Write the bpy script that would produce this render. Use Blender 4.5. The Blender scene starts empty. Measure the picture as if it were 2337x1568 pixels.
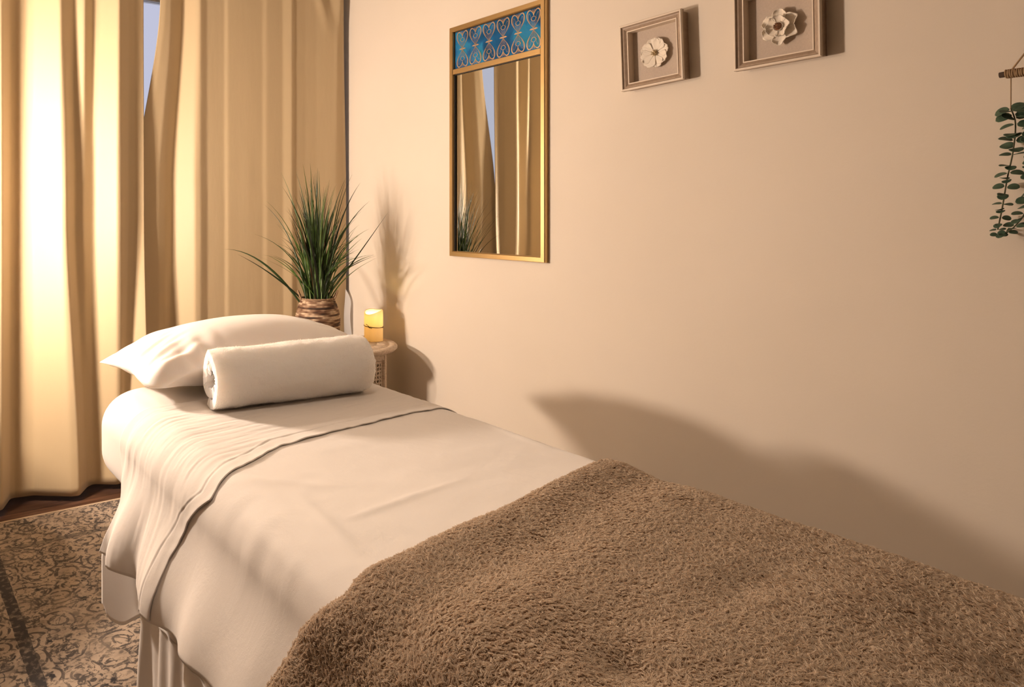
import bpy, math, random
import numpy as np
from mathutils import Vector

random.seed(7)
RNG = np.random.default_rng(11)
PI = math.pi
scene = bpy.context.scene
COL = scene.collection

# ------------------------------------------------------------------ camera
# world axes: -x runs towards the curtains, +y towards the mirror wall, z up
CAM_H = 1.17
cam_d = bpy.data.cameras.new('camera')
cam = bpy.data.objects.new('camera', cam_d)
COL.objects.link(cam)
cam_d.sensor_fit = 'HORIZONTAL'
cam_d.sensor_width = 36.0
cam_d.lens = 1668.0 / 2337.0 * 36.0
cam_d.shift_x = (1168.5 - 720.0) / 2337.0
cam_d.shift_y = -(784.0 - 487.0) / 2337.0
cam_d.clip_start = 0.02
cam.location = (0, 0, CAM_H)
YAW = math.atan((720.0 + 285.0) / 1668.0)
cam.rotation_euler = (PI / 2, 0, PI / 2 - YAW)
scene.camera = cam

# ------------------------------------------------------------------ world, lights, exposure
scene.view_settings.view_transform = 'Standard'
scene.view_settings.look = 'None'
scene.view_settings.gamma = 1.0
scene.view_settings.use_curve_mapping = False
scene.view_settings.exposure = 0.0

world = bpy.data.worlds.new('daylight')
scene.world = world
world.use_nodes = True
world.node_tree.nodes['Background'].inputs['Color'].default_value = (0.76, 0.78, 1.0, 1)
world.node_tree.nodes['Background'].inputs['Strength'].default_value = 0.75

LAMP_Y, LAMP_A = -0.03, 2.63            # three-globe lamp by the curtain, left of the frame
LAMP_EMIT = 1010.0
LAMP_COLOR = (1.0, 0.80, 0.65)

fill_d = bpy.data.lights.new('fill_light', 'AREA')
fill_d.shape = 'DISK'
fill_d.size = 0.30
fill_d.energy = 3.8
fill_d.spread = math.radians(95)            # added fill above the bed to brighten linens, no real fixture
fill_d.color = (1.0, 0.79, 0.62)
fill = bpy.data.objects.new('fill_light', fill_d)
fill.location = (-0.85, 0.62, 2.45)
COL.objects.link(fill)

# ------------------------------------------------------------------ helpers
def V(o, a, z):
    return (-a, o, z)

def smooth(o, on=True):
    o.data.polygons.foreach_set('use_smooth', [on] * len(o.data.polygons))
    o.data.update()

def link(name, verts, faces, mat=None, parent=None, sm=True):
    me = bpy.data.meshes.new(name)
    me.from_pydata([tuple(map(float, v)) for v in verts], [], [tuple(map(int, f)) for f in faces])
    me.update()
    o = bpy.data.objects.new(name, me)
    COL.objects.link(o)
    if mat is not None:
        me.materials.append(mat)
    if parent is not None:
        o.parent = parent
    if sm:
        smooth(o)
    return o

def empty(name, loc=(0, 0, 0), rot=(0, 0, 0)):
    o = bpy.data.objects.new(name, None)
    COL.objects.link(o)
    o.location = loc
    o.rotation_euler = rot
    o.empty_display_size = 0.05
    return o

def tag(o, label=None, cat=None, group=None, kind=None):
    if label: o['label'] = label
    if cat: o['category'] = cat
    if group: o['group'] = group
    if kind: o['kind'] = kind
    return o

class MB:
    def __init__(self):
        self.v, self.f = [], []
    def add(self, verts, faces):
        n = len(self.v)
        self.v += [tuple(v) for v in verts]
        self.f += [tuple(i + n for i in f) for f in faces]
        return self
    def grid(self, P, closed_u=False, closed_v=False, flip=False):
        P = np.asarray(P)
        nu, nv = P.shape[:2]
        fs = []
        for i in range(nu if closed_u else nu - 1):
            for j in range(nv if closed_v else nv - 1):
                a, b = i * nv + j, ((i + 1) % nu) * nv + j
                c, d = ((i + 1) % nu) * nv + (j + 1) % nv, i * nv + (j + 1) % nv
                fs.append((a, d, c, b) if flip else (a, b, c, d))
        return self.add(P.reshape(-1, 3).tolist(), fs)
    def box(self, x0, x1, y0, y1, z0, z1):
        v = [(x, y, z) for x in (x0, x1) for y in (y0, y1) for z in (z0, z1)]
        return self.add(v, [(0, 1, 3, 2), (4, 6, 7, 5), (0, 4, 5, 1), (2, 3, 7, 6), (0, 2, 6, 4), (1, 5, 7, 3)])
    def tube(self, path, rad, n=10, caps=True, squash=None):
        path = [Vector(p) for p in path]
        m = len(path)
        if not hasattr(rad, '__len__'):
            rad = [rad] * m
        t0 = (path[1] - path[0]).normalized()
        up = Vector((0, 0, 1)) if abs(t0.z) < 0.9 else Vector((1, 0, 0))
        nrm = t0.cross(up).normalized()
        rings = []
        for i in range(m):
            t = (path[min(i + 1, m - 1)] - path[max(i - 1, 0)])
            t = t.normalized() if t.length > 1e-9 else t0
            nrm = (nrm - t * nrm.dot(t))
            nrm = nrm.normalized() if nrm.length > 1e-9 else t.orthogonal().normalized()
            b = t.cross(nrm)
            ring = []
            for k in range(n):
                an = 2 * PI * k / n
                ring.append(path[i] + (nrm * math.cos(an) + b * math.sin(an)) * rad[i])
            rings.append(ring)
        n0 = len(self.v)
        self.grid([[tuple(p) for p in r] for r in rings], closed_v=True)
        if caps:
            self.f.append(tuple(n0 + k for k in range(n)))
            self.f.append(tuple(n0 + (m - 1) * n + k for k in reversed(range(n))))
        return self
    def lathe(self, prof, n=48, c=(0, 0)):
        P = [[(c[0] + r * math.cos(2 * PI * k / n), c[1] + r * math.sin(2 * PI * k / n), z) for k in range(n)] for r, z in prof]
        return self.grid(P, closed_v=True, flip=True)
    def build(self, name, mat=None, parent=None, sm=True):
        return link(name, self.v, self.f, mat, parent, sm)

def bevel(o, w=0.004, seg=2, angle=0.6):
    m = o.modifiers.new('bevel', 'BEVEL')
    m.width = w; m.segments = seg; m.limit_method = 'ANGLE'; m.angle_limit = angle
    return o

def solid(o, t, offset=0):
    m = o.modifiers.new('solid', 'SOLIDIFY')
    m.thickness = t; m.offset = offset
    return o

def subd(o, n=1):
    m = o.modifiers.new('subd', 'SUBSURF'); m.levels = n; m.render_levels = n
    return o

def wnorm(o):
    m = o.modifiers.new('wn', 'WEIGHTED_NORMAL'); m.keep_sharp = False
    return o

def _h(i, j, k, seed):
    n = (i * 374761393 + j * 668265263 + k * 2147483647 + seed * 1274126177) & 0xFFFFFFFF
    n = ((n ^ (n >> 13)) * 1274126177) & 0xFFFFFFFF
    n = n ^ (n >> 16)
    return (n & 0xFFFF) / 32767.5 - 1.0

def noise(x, y, z=0.0, seed=0):
    x, y, z = np.broadcast_arrays(np.asarray(x, float), np.asarray(y, float), np.asarray(z, float))
    i, j, k = np.floor(x).astype(np.int64), np.floor(y).astype(np.int64), np.floor(z).astype(np.int64)
    u, v, w = x - i, y - j, z - k
    u, v, w = u * u * (3 - 2 * u), v * v * (3 - 2 * v), w * w * (3 - 2 * w)
    r = 0
    for di in (0, 1):
        for dj in (0, 1):
            for dk in (0, 1):
                r = r + _h(i + di, j + dj, k + dk, seed) * (u if di else 1 - u) * (v if dj else 1 - v) * (w if dk else 1 - w)
    return r

def fbm(x, y, z=0.0, seed=0, octv=4):
    r, a = 0, 1.0
    for o in range(octv):
        r = r + a * noise(np.asarray(x) * 2 ** o, np.asarray(y) * 2 ** o, np.asarray(z) * 2 ** o, seed + o * 17)
        a *= 0.5
    return r

def sstep(a, b, x):
    t = np.clip((np.asarray(x, float) - a) / (b - a), 0, 1)
    return t * t * (3 - 2 * t)

# ------------------------------------------------------------------ materials
def mat(name, color=(0.8, 0.8, 0.8), rough=0.6, metal=0.0, spec=0.5, sheen=0.0, emit=None, emit_s=0.0, trans=0.0):
    m = bpy.data.materials.new(name)
    m.use_nodes = True
    b = m.node_tree.nodes['Principled BSDF']
    b.inputs['Base Color'].default_value = (*color, 1)
    b.inputs['Roughness'].default_value = rough
    b.inputs['Metallic'].default_value = metal
    b.inputs['Specular IOR Level'].default_value = spec
    b.inputs['Sheen Weight'].default_value = sheen
    b.inputs['Transmission Weight'].default_value = trans
    if emit:
        b.inputs['Emission Color'].default_value = (*emit, 1)
        b.inputs['Emission Strength'].default_value = emit_s
    return m

def nd(m, t, **kw):
    n = m.node_tree.nodes.new(t)
    for k, v in kw.items():
        if hasattr(n, k) and k not in n.inputs:
            setattr(n, k, v)
        else:
            n.inputs[k].default_value = v
    return n

def lk(m, a, b):
    m.node_tree.links.new(a, b)

def coords(m, scale=(1, 1, 1), rot=(0, 0, 0), loc=(0, 0, 0)):
    tc = nd(m, 'ShaderNodeTexCoord')
    mp = nd(m, 'ShaderNodeMapping')
    mp.inputs['Scale'].default_value = scale
    mp.inputs['Rotation'].default_value = rot
    mp.inputs['Location'].default_value = loc
    lk(m, tc.outputs['Object'], mp.inputs['Vector'])
    return mp.outputs['Vector']

def tex_noise(m, vec, scale, detail=4, rough=0.55, dist=0.0):
    n = nd(m, 'ShaderNodeTexNoise')
    n.inputs['Scale'].default_value = scale
    n.inputs['Detail'].default_value = detail
    n.inputs['Roughness'].default_value = rough
    n.inputs['Distortion'].default_value = dist
    lk(m, vec, n.inputs['Vector'])
    return n.outputs['Fac']

def ramp(m, fac, stops):
    r = nd(m, 'ShaderNodeValToRGB')
    e = r.color_ramp.elements
    while len(e) > len(stops): e.remove(e[-1])
    while len(e) < len(stops): e.new(0.5)
    for el, (p, c) in zip(e, stops):
        el.position = p; el.color = (*c, 1) if len(c) == 3 else c
    lk(m, fac, r.inputs['Fac'])
    return r.outputs['Color']

def bump(m, height, strength=0.3, dist=0.002, prev=None):
    b = nd(m, 'ShaderNodeBump')
    b.inputs['Strength'].default_value = strength
    b.inputs['Distance'].default_value = dist
    lk(m, height, b.inputs['Height'])
    if prev is not None:
        lk(m, prev, b.inputs['Normal'])
    return b.outputs['Normal']

def bsdf(m):
    return m.node_tree.nodes['Principled BSDF']

def math_n(m, op, a, b=None):
    n = nd(m, 'ShaderNodeMath', operation=op)
    for i, x in enumerate((a, b)):
        if x is None: continue
        if isinstance(x, (int, float)): n.inputs[i].default_value = x
        else: lk(m, x, n.inputs[i])
    return n.outputs[0]

def mixc(m, fac, a, b):
    n = nd(m, 'ShaderNodeMix', data_type='RGBA')
    if isinstance(fac, (int, float)): n.inputs['Factor'].default_value = fac
    else: lk(m, fac, n.inputs['Factor'])
    for nm, x in (('A', a), ('B', b)):
        s = [i for i in n.inputs if i.name == nm and i.type == 'RGBA'][0]
        if isinstance(x, tuple): s.default_value = (*x, 1)
        else: lk(m, x, s)
    return [o for o in n.outputs if o.type == 'RGBA'][0]

def cloth(name, color, rough=0.85, sheen=0.15, weave=900, wrinkle=0.25, spec=0.25, stretch=(1, 1, 1), wscale=9, wdist=0.006):
    m = mat(name, color, rough, spec=spec, sheen=sheen)
    v = coords(m, stretch)
    n1 = tex_noise(m, v, wscale, 5, 0.6, 0.4)
    nb = bump(m, n1, wrinkle, wdist)
    v2 = coords(m)
    n2 = tex_noise(m, v2, weave, 2)
    nb2 = bump(m, n2, 0.25, 0.0006, nb)
    lk(m, nb2, bsdf(m).inputs['Normal'])
    return m

# wall paint
M_wall = mat('wall_paint', (0.76, 0.68, 0.575), 0.7, spec=0.1)
_v = coords(M_wall)
lk(M_wall, bump(M_wall, tex_noise(M_wall, _v, 130, 3), 0.12, 0.002), bsdf(M_wall).inputs['Normal'])
lk(M_wall, ramp(M_wall, tex_noise(M_wall, _v, 2.0, 3), [(0.3, (0.745, 0.665, 0.560)), (0.7, (0.775, 0.695, 0.590))]), bsdf(M_wall).inputs['Base Color'])
M_ceil = mat('ceiling_paint', (0.36, 0.32, 0.27), 0.9)
M_wall_far = mat('taupe_wall_paint', (0.22, 0.17, 0.13), 0.8)
M_trim = mat('trim_paint', (0.85, 0.82, 0.76), 0.4)

# dark plank floor, boards run along the curtain wall (world y)
M_floor = mat('dark_wood_planks', (0.1, 0.05, 0.03), 0.38)
_v = coords(M_floor)
_sx = nd(M_floor, 'ShaderNodeSeparateXYZ'); lk(M_floor, _v, _sx.inputs[0])
_plank = math_n(M_floor, 'MULTIPLY', _sx.outputs[0], 1 / 0.145)
_pid = math_n(M_floor, 'FLOOR', _plank)
_fr = math_n(M_floor, 'FRACT', _plank)
_wn = nd(M_floor, 'ShaderNodeTexWhiteNoise', noise_dimensions='1D'); lk(M_floor, _pid, _wn.inputs['W'])
_grain = tex_noise(M_floor, coords(M_floor, (14, 1.2, 1)), 5, 6, 0.62, 0.6)
_gc = ramp(M_floor, _grain, [(0.25, (0.030, 0.014, 0.008)), (0.5, (0.085, 0.040, 0.022)), (0.8, (0.17, 0.085, 0.048))])
_gap = ramp(M_floor, _fr, [(0.0, (0.15, 0.15, 0.15)), (0.025, (1, 1, 1)), (0.975, (1, 1, 1)), (1.0, (0.15, 0.15, 0.15))])
_mx = nd(M_floor, 'ShaderNodeMix', data_type='RGBA', blend_type='MULTIPLY'); _mx.inputs['Factor'].default_value = 1
_tone = ramp(M_floor, _wn.outputs['Value'], [(0, (0.7, 0.7, 0.7)), (1, (1.25, 1.2, 1.15))])
_mx2 = nd(M_floor, 'ShaderNodeMix', data_type='RGBA', blend_type='MULTIPLY'); _mx2.inputs['Factor'].default_value = 1
lk(M_floor, _gc, _mx.inputs[6]); lk(M_floor, _gap, _mx.inputs[7])
lk(M_floor, _mx.outputs[2], _mx2.inputs[6]); lk(M_floor, _tone, _mx2.inputs[7])
lk(M_floor, _mx2.outputs[2], bsdf(M_floor).inputs['Base Color'])
lk(M_floor, bump(M_floor, _grain, 0.15, 0.002), bsdf(M_floor).inputs['Normal'])

# curtain satin
M_curtain = mat('gold_beige_curtain', (0.51, 0.392, 0.235), 0.5, spec=0.3, sheen=0.2)
_v = coords(M_curtain, (1, 1, 1))
_warp = tex_noise(M_curtain, coords(M_curtain, (300, 300, 8)), 4, 3)
_weft = tex_noise(M_curtain, coords(M_curtain, (8, 8, 500)), 4, 3)
_nb = bump(M_curtain, _warp, 0.10, 0.001)
_nb = bump(M_curtain, _weft, 0.12, 0.001, _nb)
_nb = bump(M_curtain, tex_noise(M_curtain, coords(M_curtain, (1, 5, 1.2)), 4, 4, 0.5), 0.15, 0.01, _nb)
lk(M_curtain, _nb, bsdf(M_curtain).inputs['Normal'])
M_sheer = mat('white_sheer', (0.86, 0.85, 0.84), 0.7)
_tr = nd(M_sheer, 'ShaderNodeBsdfTranslucent'); _tr.inputs['Color'].default_value = (0.85, 0.86, 0.9, 1)
_ms = nd(M_sheer, 'ShaderNodeMixShader'); _ms.inputs[0].default_value = 0.5
lk(M_sheer, bsdf(M_sheer).outputs[0], _ms.inputs[1]); lk(M_sheer, _tr.outputs[0], _ms.inputs[2])
lk(M_sheer, _ms.outputs[0], M_sheer.node_tree.nodes['Material Output'].inputs['Surface'])

M_sheet = cloth('white_cotton_sheet', (0.70, 0.65, 0.60), 0.8, 0.2, 900, 0.35, stretch=(1, 1, 0.35), wscale=14, wdist=0.005)
M_fitted = cloth('white_fitted_sheet', (0.70, 0.65, 0.60), 0.8, 0.2, 900, 0.2, wscale=8)
M_skirt = cloth('white_skirt_cotton', (0.70, 0.65, 0.60), 0.85, 0.1, 900, 0.2, wscale=10)
M_pillow = cloth('white_sateen_pillowcase', (0.81, 0.76, 0.71), 0.48, 0.2, 1100, 0.25, spec=0.4, wscale=9, wdist=0.006)
M_towel = cloth('white_terry', (0.92, 0.87, 0.82), 0.95, 0.4, 420, 0.5, wscale=60, wdist=0.003)

for _m, _sc in ((M_towel, 0.045), (M_pillow, 0.02)):
    _b = bsdf(_m)
    _b.inputs['Subsurface Weight'].default_value = 0.75
    _b.inputs['Subsurface Radius'].default_value = (1.0, 0.85, 0.7)
    _b.inputs['Subsurface Scale'].default_value = _sc

# blanket pile: colour varies per hair
M_blanket = mat('taupe_fleece', (0.40, 0.30, 0.22), 0.9, sheen=0.3, spec=0.1)
M_pile = mat('taupe_fleece_pile', (0.42, 0.28, 0.185), 0.75, sheen=0.2, spec=0.2)
_hi = nd(M_pile, 'ShaderNodeHairInfo')
lk(M_pile, ramp(M_pile, _hi.outputs['Random'], [(0.0, (0.49, 0.39, 0.285)), (0.5, (0.63, 0.515, 0.385)), (1.0, (0.78, 0.66, 0.515))]), bsdf(M_pile).inputs['Base Color'])
M_terryhair = mat('white_terry_pile', (0.94, 0.90, 0.85), 0.8, sheen=0.3, spec=0.2)

for _m, _c in ((M_pile, (0.60, 0.45, 0.33, 1)), (M_terryhair, (0.9, 0.86, 0.8, 1))):
    _t = nd(_m, 'ShaderNodeBsdfTranslucent'); _t.inputs['Color'].default_value = _c
    _x = nd(_m, 'ShaderNodeMixShader'); _x.inputs[0].default_value = 0.4
    lk(_m, bsdf(_m).outputs[0], _x.inputs[1]); lk(_m, _t.outputs[0], _x.inputs[2])
    lk(_m, _x.outputs[0], _m.node_tree.nodes['Material Output'].inputs['Surface'])

# rug: distressed oriental pattern with a dark guard stripe
M_rug = mat('distressed_rug', (0.4, 0.35, 0.3), 0.95, sheen=0.1, spec=0.1)
CREAM, MIDT, CHAR = (0.35, 0.275, 0.205), (0.165, 0.128, 0.097), (0.026, 0.024, 0.026)
_v = coords(M_rug)
_s = nd(M_rug, 'ShaderNodeSeparateXYZ'); lk(M_rug, _v, _s.inputs[0])
_vd = nd(M_rug, 'ShaderNodeTexNoise'); _vd.inputs['Scale'].default_value = 9; lk(M_rug, _v, _vd.inputs['Vector'])
_va = nd(M_rug, 'ShaderNodeVectorMath', operation='MULTIPLY_ADD')
lk(M_rug, _vd.outputs['Color'], _va.inputs[0]); _va.inputs[1].default_value = (0.05, 0.05, 0); lk(M_rug, _v, _va.inputs[2])
_vo = nd(M_rug, 'ShaderNodeTexVoronoi'); _vo.inputs['Scale'].default_value = 11.0; _vo.inputs['Randomness'].default_value = 0.55
lk(M_rug, _va.outputs[0], _vo.inputs['Vector'])
_ring = math_n(M_rug, 'SINE', math_n(M_rug, 'MULTIPLY', _vo.outputs['Distance'], 26.0))
_ringm = ramp(M_rug, _ring, [(0.42, (0, 0, 0)), (0.62, (1, 1, 1))])
_c1 = math_n(M_rug, 'ABSOLUTE', math_n(M_rug, 'SUBTRACT', tex_noise(M_rug, _v, 17, 2, 0.5, 1.0), 0.5))
_edge = ramp(M_rug, _c1, [(0.014, (1, 1, 1)), (0.030, (0, 0, 0))])
_blot = ramp(M_rug, tex_noise(M_rug, coords(M_rug, (1.0, 0.7, 1)), 62, 3, 0.6, 0.5), [(0.50, (0, 0, 0)), (0.60, (1, 1, 1))])
_bz = ramp(M_rug, tex_noise(M_rug, coords(M_rug, (1, 1, 1), (0, 0, 0), (3, 7, 0)), 9, 3, 0.55), [(0.44, (0, 0, 0)), (0.58, (1, 1, 1))])
_vo3 = nd(M_rug, 'ShaderNodeTexVoronoi'); _vo3.inputs['Scale'].default_value = 26.0
lk(M_rug, _va.outputs[0], _vo3.inputs['Vector'])
_dots = ramp(M_rug, _vo3.outputs['Distance'], [(0.20, (1, 1, 1)), (0.30, (0, 0, 0))])
_pat = math_n(M_rug, 'MAXIMUM', math_n(M_rug, 'MULTIPLY', _ringm, 0.85), math_n(M_rug, 'MAXIMUM', math_n(M_rug, 'MULTIPLY', _edge, 0.85), math_n(M_rug, 'MULTIPLY', _dots, 0.6)))
_pat = math_n(M_rug, 'MAXIMUM', _pat, math_n(M_rug, 'MULTIPLY', _blot, _bz))
_wear = ramp(M_rug, tex_noise(M_rug, _v, 48, 5, 0.7), [(0.40, (0.0, 0.0, 0.0)), (0.49, (1, 1, 1))])
_wear2 = ramp(M_rug, tex_noise(M_rug, _v, 5, 4, 0.6), [(0.28, (0.45, 0.45, 0.45)), (0.48, (1, 1, 1))])
_pat = math_n(M_rug, 'MULTIPLY', math_n(M_rug, 'MULTIPLY', _pat, _wear), _wear2)
# stripe along x at object y = 0.33 .. 0.36 and border blocks nearer the far end
_wob = math_n(M_rug, 'MULTIPLY', math_n(M_rug, 'SUBTRACT', tex_noise(M_rug, _v, 30, 3), 0.5), 0.008)
_sy = math_n(M_rug, 'ADD', _s.outputs[1], _wob)
_st = math_n(M_rug, 'LESS_THAN', math_n(M_rug, 'ABSOLUTE', math_n(M_rug, 'SUBTRACT', _sy, 0.345)), 0.017)
_sxw = math_n(M_rug, 'ADD', _s.outputs[0], _wob)
_stx = math_n(M_rug, 'GREATER_THAN', _sxw, -2.66)
_st = math_n(M_rug, 'MULTIPLY', _st, _stx)
_st2 = math_n(M_rug, 'LESS_THAN', math_n(M_rug, 'ABSOLUTE', math_n(M_rug, 'ADD', _sxw, 2.70)), 0.016)
_st2 = math_n(M_rug, 'MULTIPLY', _st2, _wear2)
_pat = math_n(M_rug, 'MAXIMUM', _pat, math_n(M_rug, 'MULTIPLY', math_n(M_rug, 'MAXIMUM', _st, math_n(M_rug, 'MULTIPLY', _st2, 0.6)), ramp(M_rug, tex_noise(M_rug, _v, 60, 3), [(0.3, (0.4, 0.4, 0.4)), (0.5, (0.95, 0.95, 0.95))])))
_base = mixc(M_rug, ramp(M_rug, tex_noise(M_rug, _v, 12, 5, 0.7), [(0.42, (0, 0, 0)), (0.66, (0.6, 0.6, 0.6))]), CREAM, MIDT)
lk(M_rug, mixc(M_rug, _pat, _base, CHAR), bsdf(M_rug).inputs['Base Color'])
lk(M_rug, bump(M_rug, tex_noise(M_rug, _v, 500, 2), 0.5, 0.003), bsdf(M_rug).inputs['Normal'])
M_rugedge = mat('rug_binding', (0.42, 0.32, 0.22), 0.9)

# golds, mirror, glass
M_gold = mat('brushed_gold', (0.62, 0.43, 0.20), 0.36, metal=1.0)
lk(M_gold, bump(M_gold, tex_noise(M_gold, coords(M_gold, (60, 60, 60)), 3, 3), 0.06, 0.001), bsdf(M_gold).inputs['Normal'])
M_orn = mat('rose_gold_line', (0.60, 0.40, 0.24), 0.42, metal=0.75)
M_mirror = mat('mirror_glass', (0.86, 0.86, 0.80), 0.015, metal=1.0)
M_black = mat('dark_rebate', (0.02, 0.016, 0.012), 0.6)
M_blue = mat('peacock_glass', (0.02, 0.2, 0.4), 0.12, spec=0.6)
_v = coords(M_blue, (1, 1, 1.6))
_n1 = tex_noise(M_blue, _v, 9, 4, 0.5, 0.8)
lk(M_blue, ramp(M_blue, _n1, [(0.30, (0.002, 0.050, 0.085)), (0.42, (0.003, 0.070, 0.19)), (0.52, (0.005, 0.11, 0.30)), (0.62, (0.015, 0.22, 0.46)), (0.74, (0.010, 0.20, 0.27))]), bsdf(M_blue).inputs['Base Color'])
M_glass = mat('window_glass', (1, 1, 1), 0.0, trans=1.0)
M_glass.node_tree.nodes['Principled BSDF'].inputs['IOR'].default_value = 1.45

# shadow box woods
M_taupe = mat('taupe_washed_wood', (0.36, 0.265, 0.19), 0.55)
_g = tex_noise(M_taupe, coords(M_taupe, (8, 8, 8)), 12, 4)
lk(M_taupe, ramp(M_taupe, _g, [(0.3, (0.33, 0.24, 0.17)), (0.7, (0.40, 0.30, 0.22))]), bsdf(M_taupe).inputs['Base Color'])
M_lip = mat('cream_lip', (0.74, 0.63, 0.51), 0.5)
M_linen = mat('oatmeal_linen', (0.55, 0.46, 0.38), 0.95)
_a = tex_noise(M_linen, coords(M_linen, (30, 500, 1)), 4, 3)
_b = tex_noise(M_linen, coords(M_linen, (500, 30, 1)), 4, 3)
_ab = math_n(M_linen, 'ADD', _a, _b)
lk(M_linen, ramp(M_linen, math_n(M_linen, 'MULTIPLY', _ab, 0.5), [(0.3, (0.42, 0.345, 0.28)), (0.7, (0.66, 0.56, 0.47))]), bsdf(M_linen).inputs['Base Color'])
lk(M_linen, bump(M_linen, _ab, 0.5, 0.001), bsdf(M_linen).inputs['Normal'])
M_petal = mat('ivory_petal', (0.80, 0.72, 0.61), 0.75)
M_stamen = mat('straw_stamen', (0.55, 0.42, 0.24), 0.8)
M_brownc = mat('brown_flower_centre', (0.22, 0.10, 0.045), 0.8)

# table, basket, candle, plants
M_table = mat('whitewashed_carved_wood', (0.62, 0.49, 0.37), 0.7)
_g = tex_noise(M_table, coords(M_table, (5, 26, 26)), 5, 6, 0.65, 0.5)
lk(M_table, ramp(M_table, _g, [(0.3, (0.36, 0.26, 0.18)), (0.5, (0.60, 0.48, 0.36)), (0.75, (0.72, 0.61, 0.49))]), bsdf(M_table).inputs['Base Color'])
lk(M_table, bump(M_table, _g, 0.3, 0.003), bsdf(M_table).inputs['Normal'])
M_dark = mat('table_hollow_shade', (0.05, 0.03, 0.018), 0.9)
M_basket = mat('banana_leaf_coil', (0.4, 0.25, 0.14), 0.75)
_s2 = nd(M_basket, 'ShaderNodeSeparateXYZ'); lk(M_basket, coords(M_basket), _s2.inputs[0])
_zb = math_n(M_basket, 'FLOOR', math_n(M_basket, 'MULTIPLY', _s2.outputs[2], 26 / 0.208))
_at = math_n(M_basket, 'ARCTAN2', _s2.outputs[1], _s2.outputs[0])
_cx = nd(M_basket, 'ShaderNodeCombineXYZ'); lk(M_basket, math_n(M_basket, 'MULTIPLY', _zb, 3.7), _cx.inputs[0]); lk(M_basket, math_n(M_basket, 'MULTIPLY', _at, 0.62), _cx.inputs[1])
_n = tex_noise(M_basket, _cx.outputs[0], 1.0, 3, 0.6)
lk(M_basket, ramp(M_basket, _n, [(0.38, (0.035, 0.016, 0.008)), (0.45, (0.13, 0.06, 0.03)), (0.51, (0.28, 0.17, 0.10)), (0.57, (0.62, 0.46, 0.31)), (0.66, (0.20, 0.11, 0.06))]), bsdf(M_basket).inputs['Base Color'])
lk(M_basket, bump(M_basket, tex_noise(M_basket, coords(M_basket, (60, 60, 300)), 2, 4), 0.5, 0.003), bsdf(M_basket).inputs['Normal'])
M_handle = mat('braided_handle', (0.30, 0.19, 0.11), 0.8)
M_soil = mat('dark_soil', (0.02, 0.015, 0.01), 1.0)
M_grass = mat('onion_grass', (0.05, 0.09, 0.025), 0.42, spec=0.5)
_at = nd(M_grass, 'ShaderNodeAttribute', attribute_name='tone')
lk(M_grass, ramp(M_grass, _at.outputs['Fac'], [(0.0, (0.008, 0.014, 0.005)), (0.35, (0.022, 0.048, 0.009)), (0.7, (0.065, 0.125, 0.022)), (0.92, (0.12, 0.19, 0.045)), (1.0, (0.11, 0.045, 0.02))]), bsdf(M_grass).inputs['Base Color'])
M_euc = mat('eucalyptus_leaf', (0.055, 0.105, 0.06), 0.65)
_g = tex_noise(M_euc, coords(M_euc), 40, 3)
lk(M_euc, ramp(M_euc, _g, [(0.3, (0.035, 0.075, 0.045)), (0.7, (0.10, 0.16, 0.10))]), bsdf(M_euc).inputs['Base Color'])
M_stem = mat('eucalyptus_stem', (0.10, 0.10, 0.05), 0.7)
M_stick = mat('dark_driftwood', (0.045, 0.025, 0.014), 0.8)
M_twine = mat('jute_twine', (0.34, 0.22, 0.12), 0.9)
M_wax = mat('cream_wax', (0.92, 0.83, 0.66), 0.5)
_tl = nd(M_wax, 'ShaderNodeBsdfTranslucent'); _tl.inputs['Color'].default_value = (1.0, 0.90, 0.66, 1)
_ms = nd(M_wax, 'ShaderNodeMixShader'); _ms.inputs[0].default_value = 0.32
lk(M_wax, bsdf(M_wax).outputs[0], _ms.inputs[1]); lk(M_wax, _tl.outputs[0], _ms.inputs[2])
lk(M_wax, _ms.outputs[0], M_wax.node_tree.nodes['Material Output'].inputs['Surface'])
M_ctwine = mat('candle_twine', (0.07, 0.045, 0.03), 0.8)
M_led = mat('led_flame', (1, 0.7, 0.2), 0.5, emit=(1.0, 0.55, 0.12), emit_s=30)
M_shade = mat('lit_paper_shade', (0.9, 0.8, 0.6), 0.8, emit=LAMP_COLOR, emit_s=LAMP_EMIT)
M_lampwood = mat('lamp_base_wood', (0.12, 0.07, 0.04), 0.5)
M_vinyl = mat('table_vinyl', (0.3, 0.24, 0.18), 0.5)
M_beech = mat('beech_frame', (0.45, 0.28, 0.15), 0.5)
M_rod = mat('curtain_rod_metal', (0.10, 0.08, 0.06), 0.4, metal=0.8)

# ------------------------------------------------------------------ setting
WALL = 2.05          # mirror wall (world y)
WIN = 3.25           # window wall (distance along -x)
CEIL = 2.46
K = 0.9535            # furnishings at the mirror wall, sized from their distance
X1, Y0 = 3.2, -2.2
def struct(name, mb, m, sm=False):
    o = mb.build(name, m, None, sm)
    o['kind'] = 'structure'
    return o
struct('floor', MB().box(-WIN - 0.1, X1 + 0.1, Y0 - 0.1, WALL + 0.1, -0.08, 0.0), M_floor)
struct('ceiling', MB().box(-WIN - 0.1, X1 + 0.1, Y0 - 0.1, WALL + 0.1, CEIL, CEIL + 0.08), M_ceil)
struct('wall_back', MB().box(-WIN - 0.1, X1 + 0.1, WALL, WALL + 0.1, 0, CEIL), M_wall)
struct('wall_front', MB().box(-WIN - 0.1, X1 + 0.1, Y0 - 0.1, Y0, 0, CEIL), M_wall_far)
struct('wall_right', MB().box(X1, X1 + 0.1, Y0, WALL, 0, CEIL), M_wall_far)
OY0, OY1, OZ0, OZ1 = 0.15, 1.84, 0.12, 2.20
w = MB()
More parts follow.
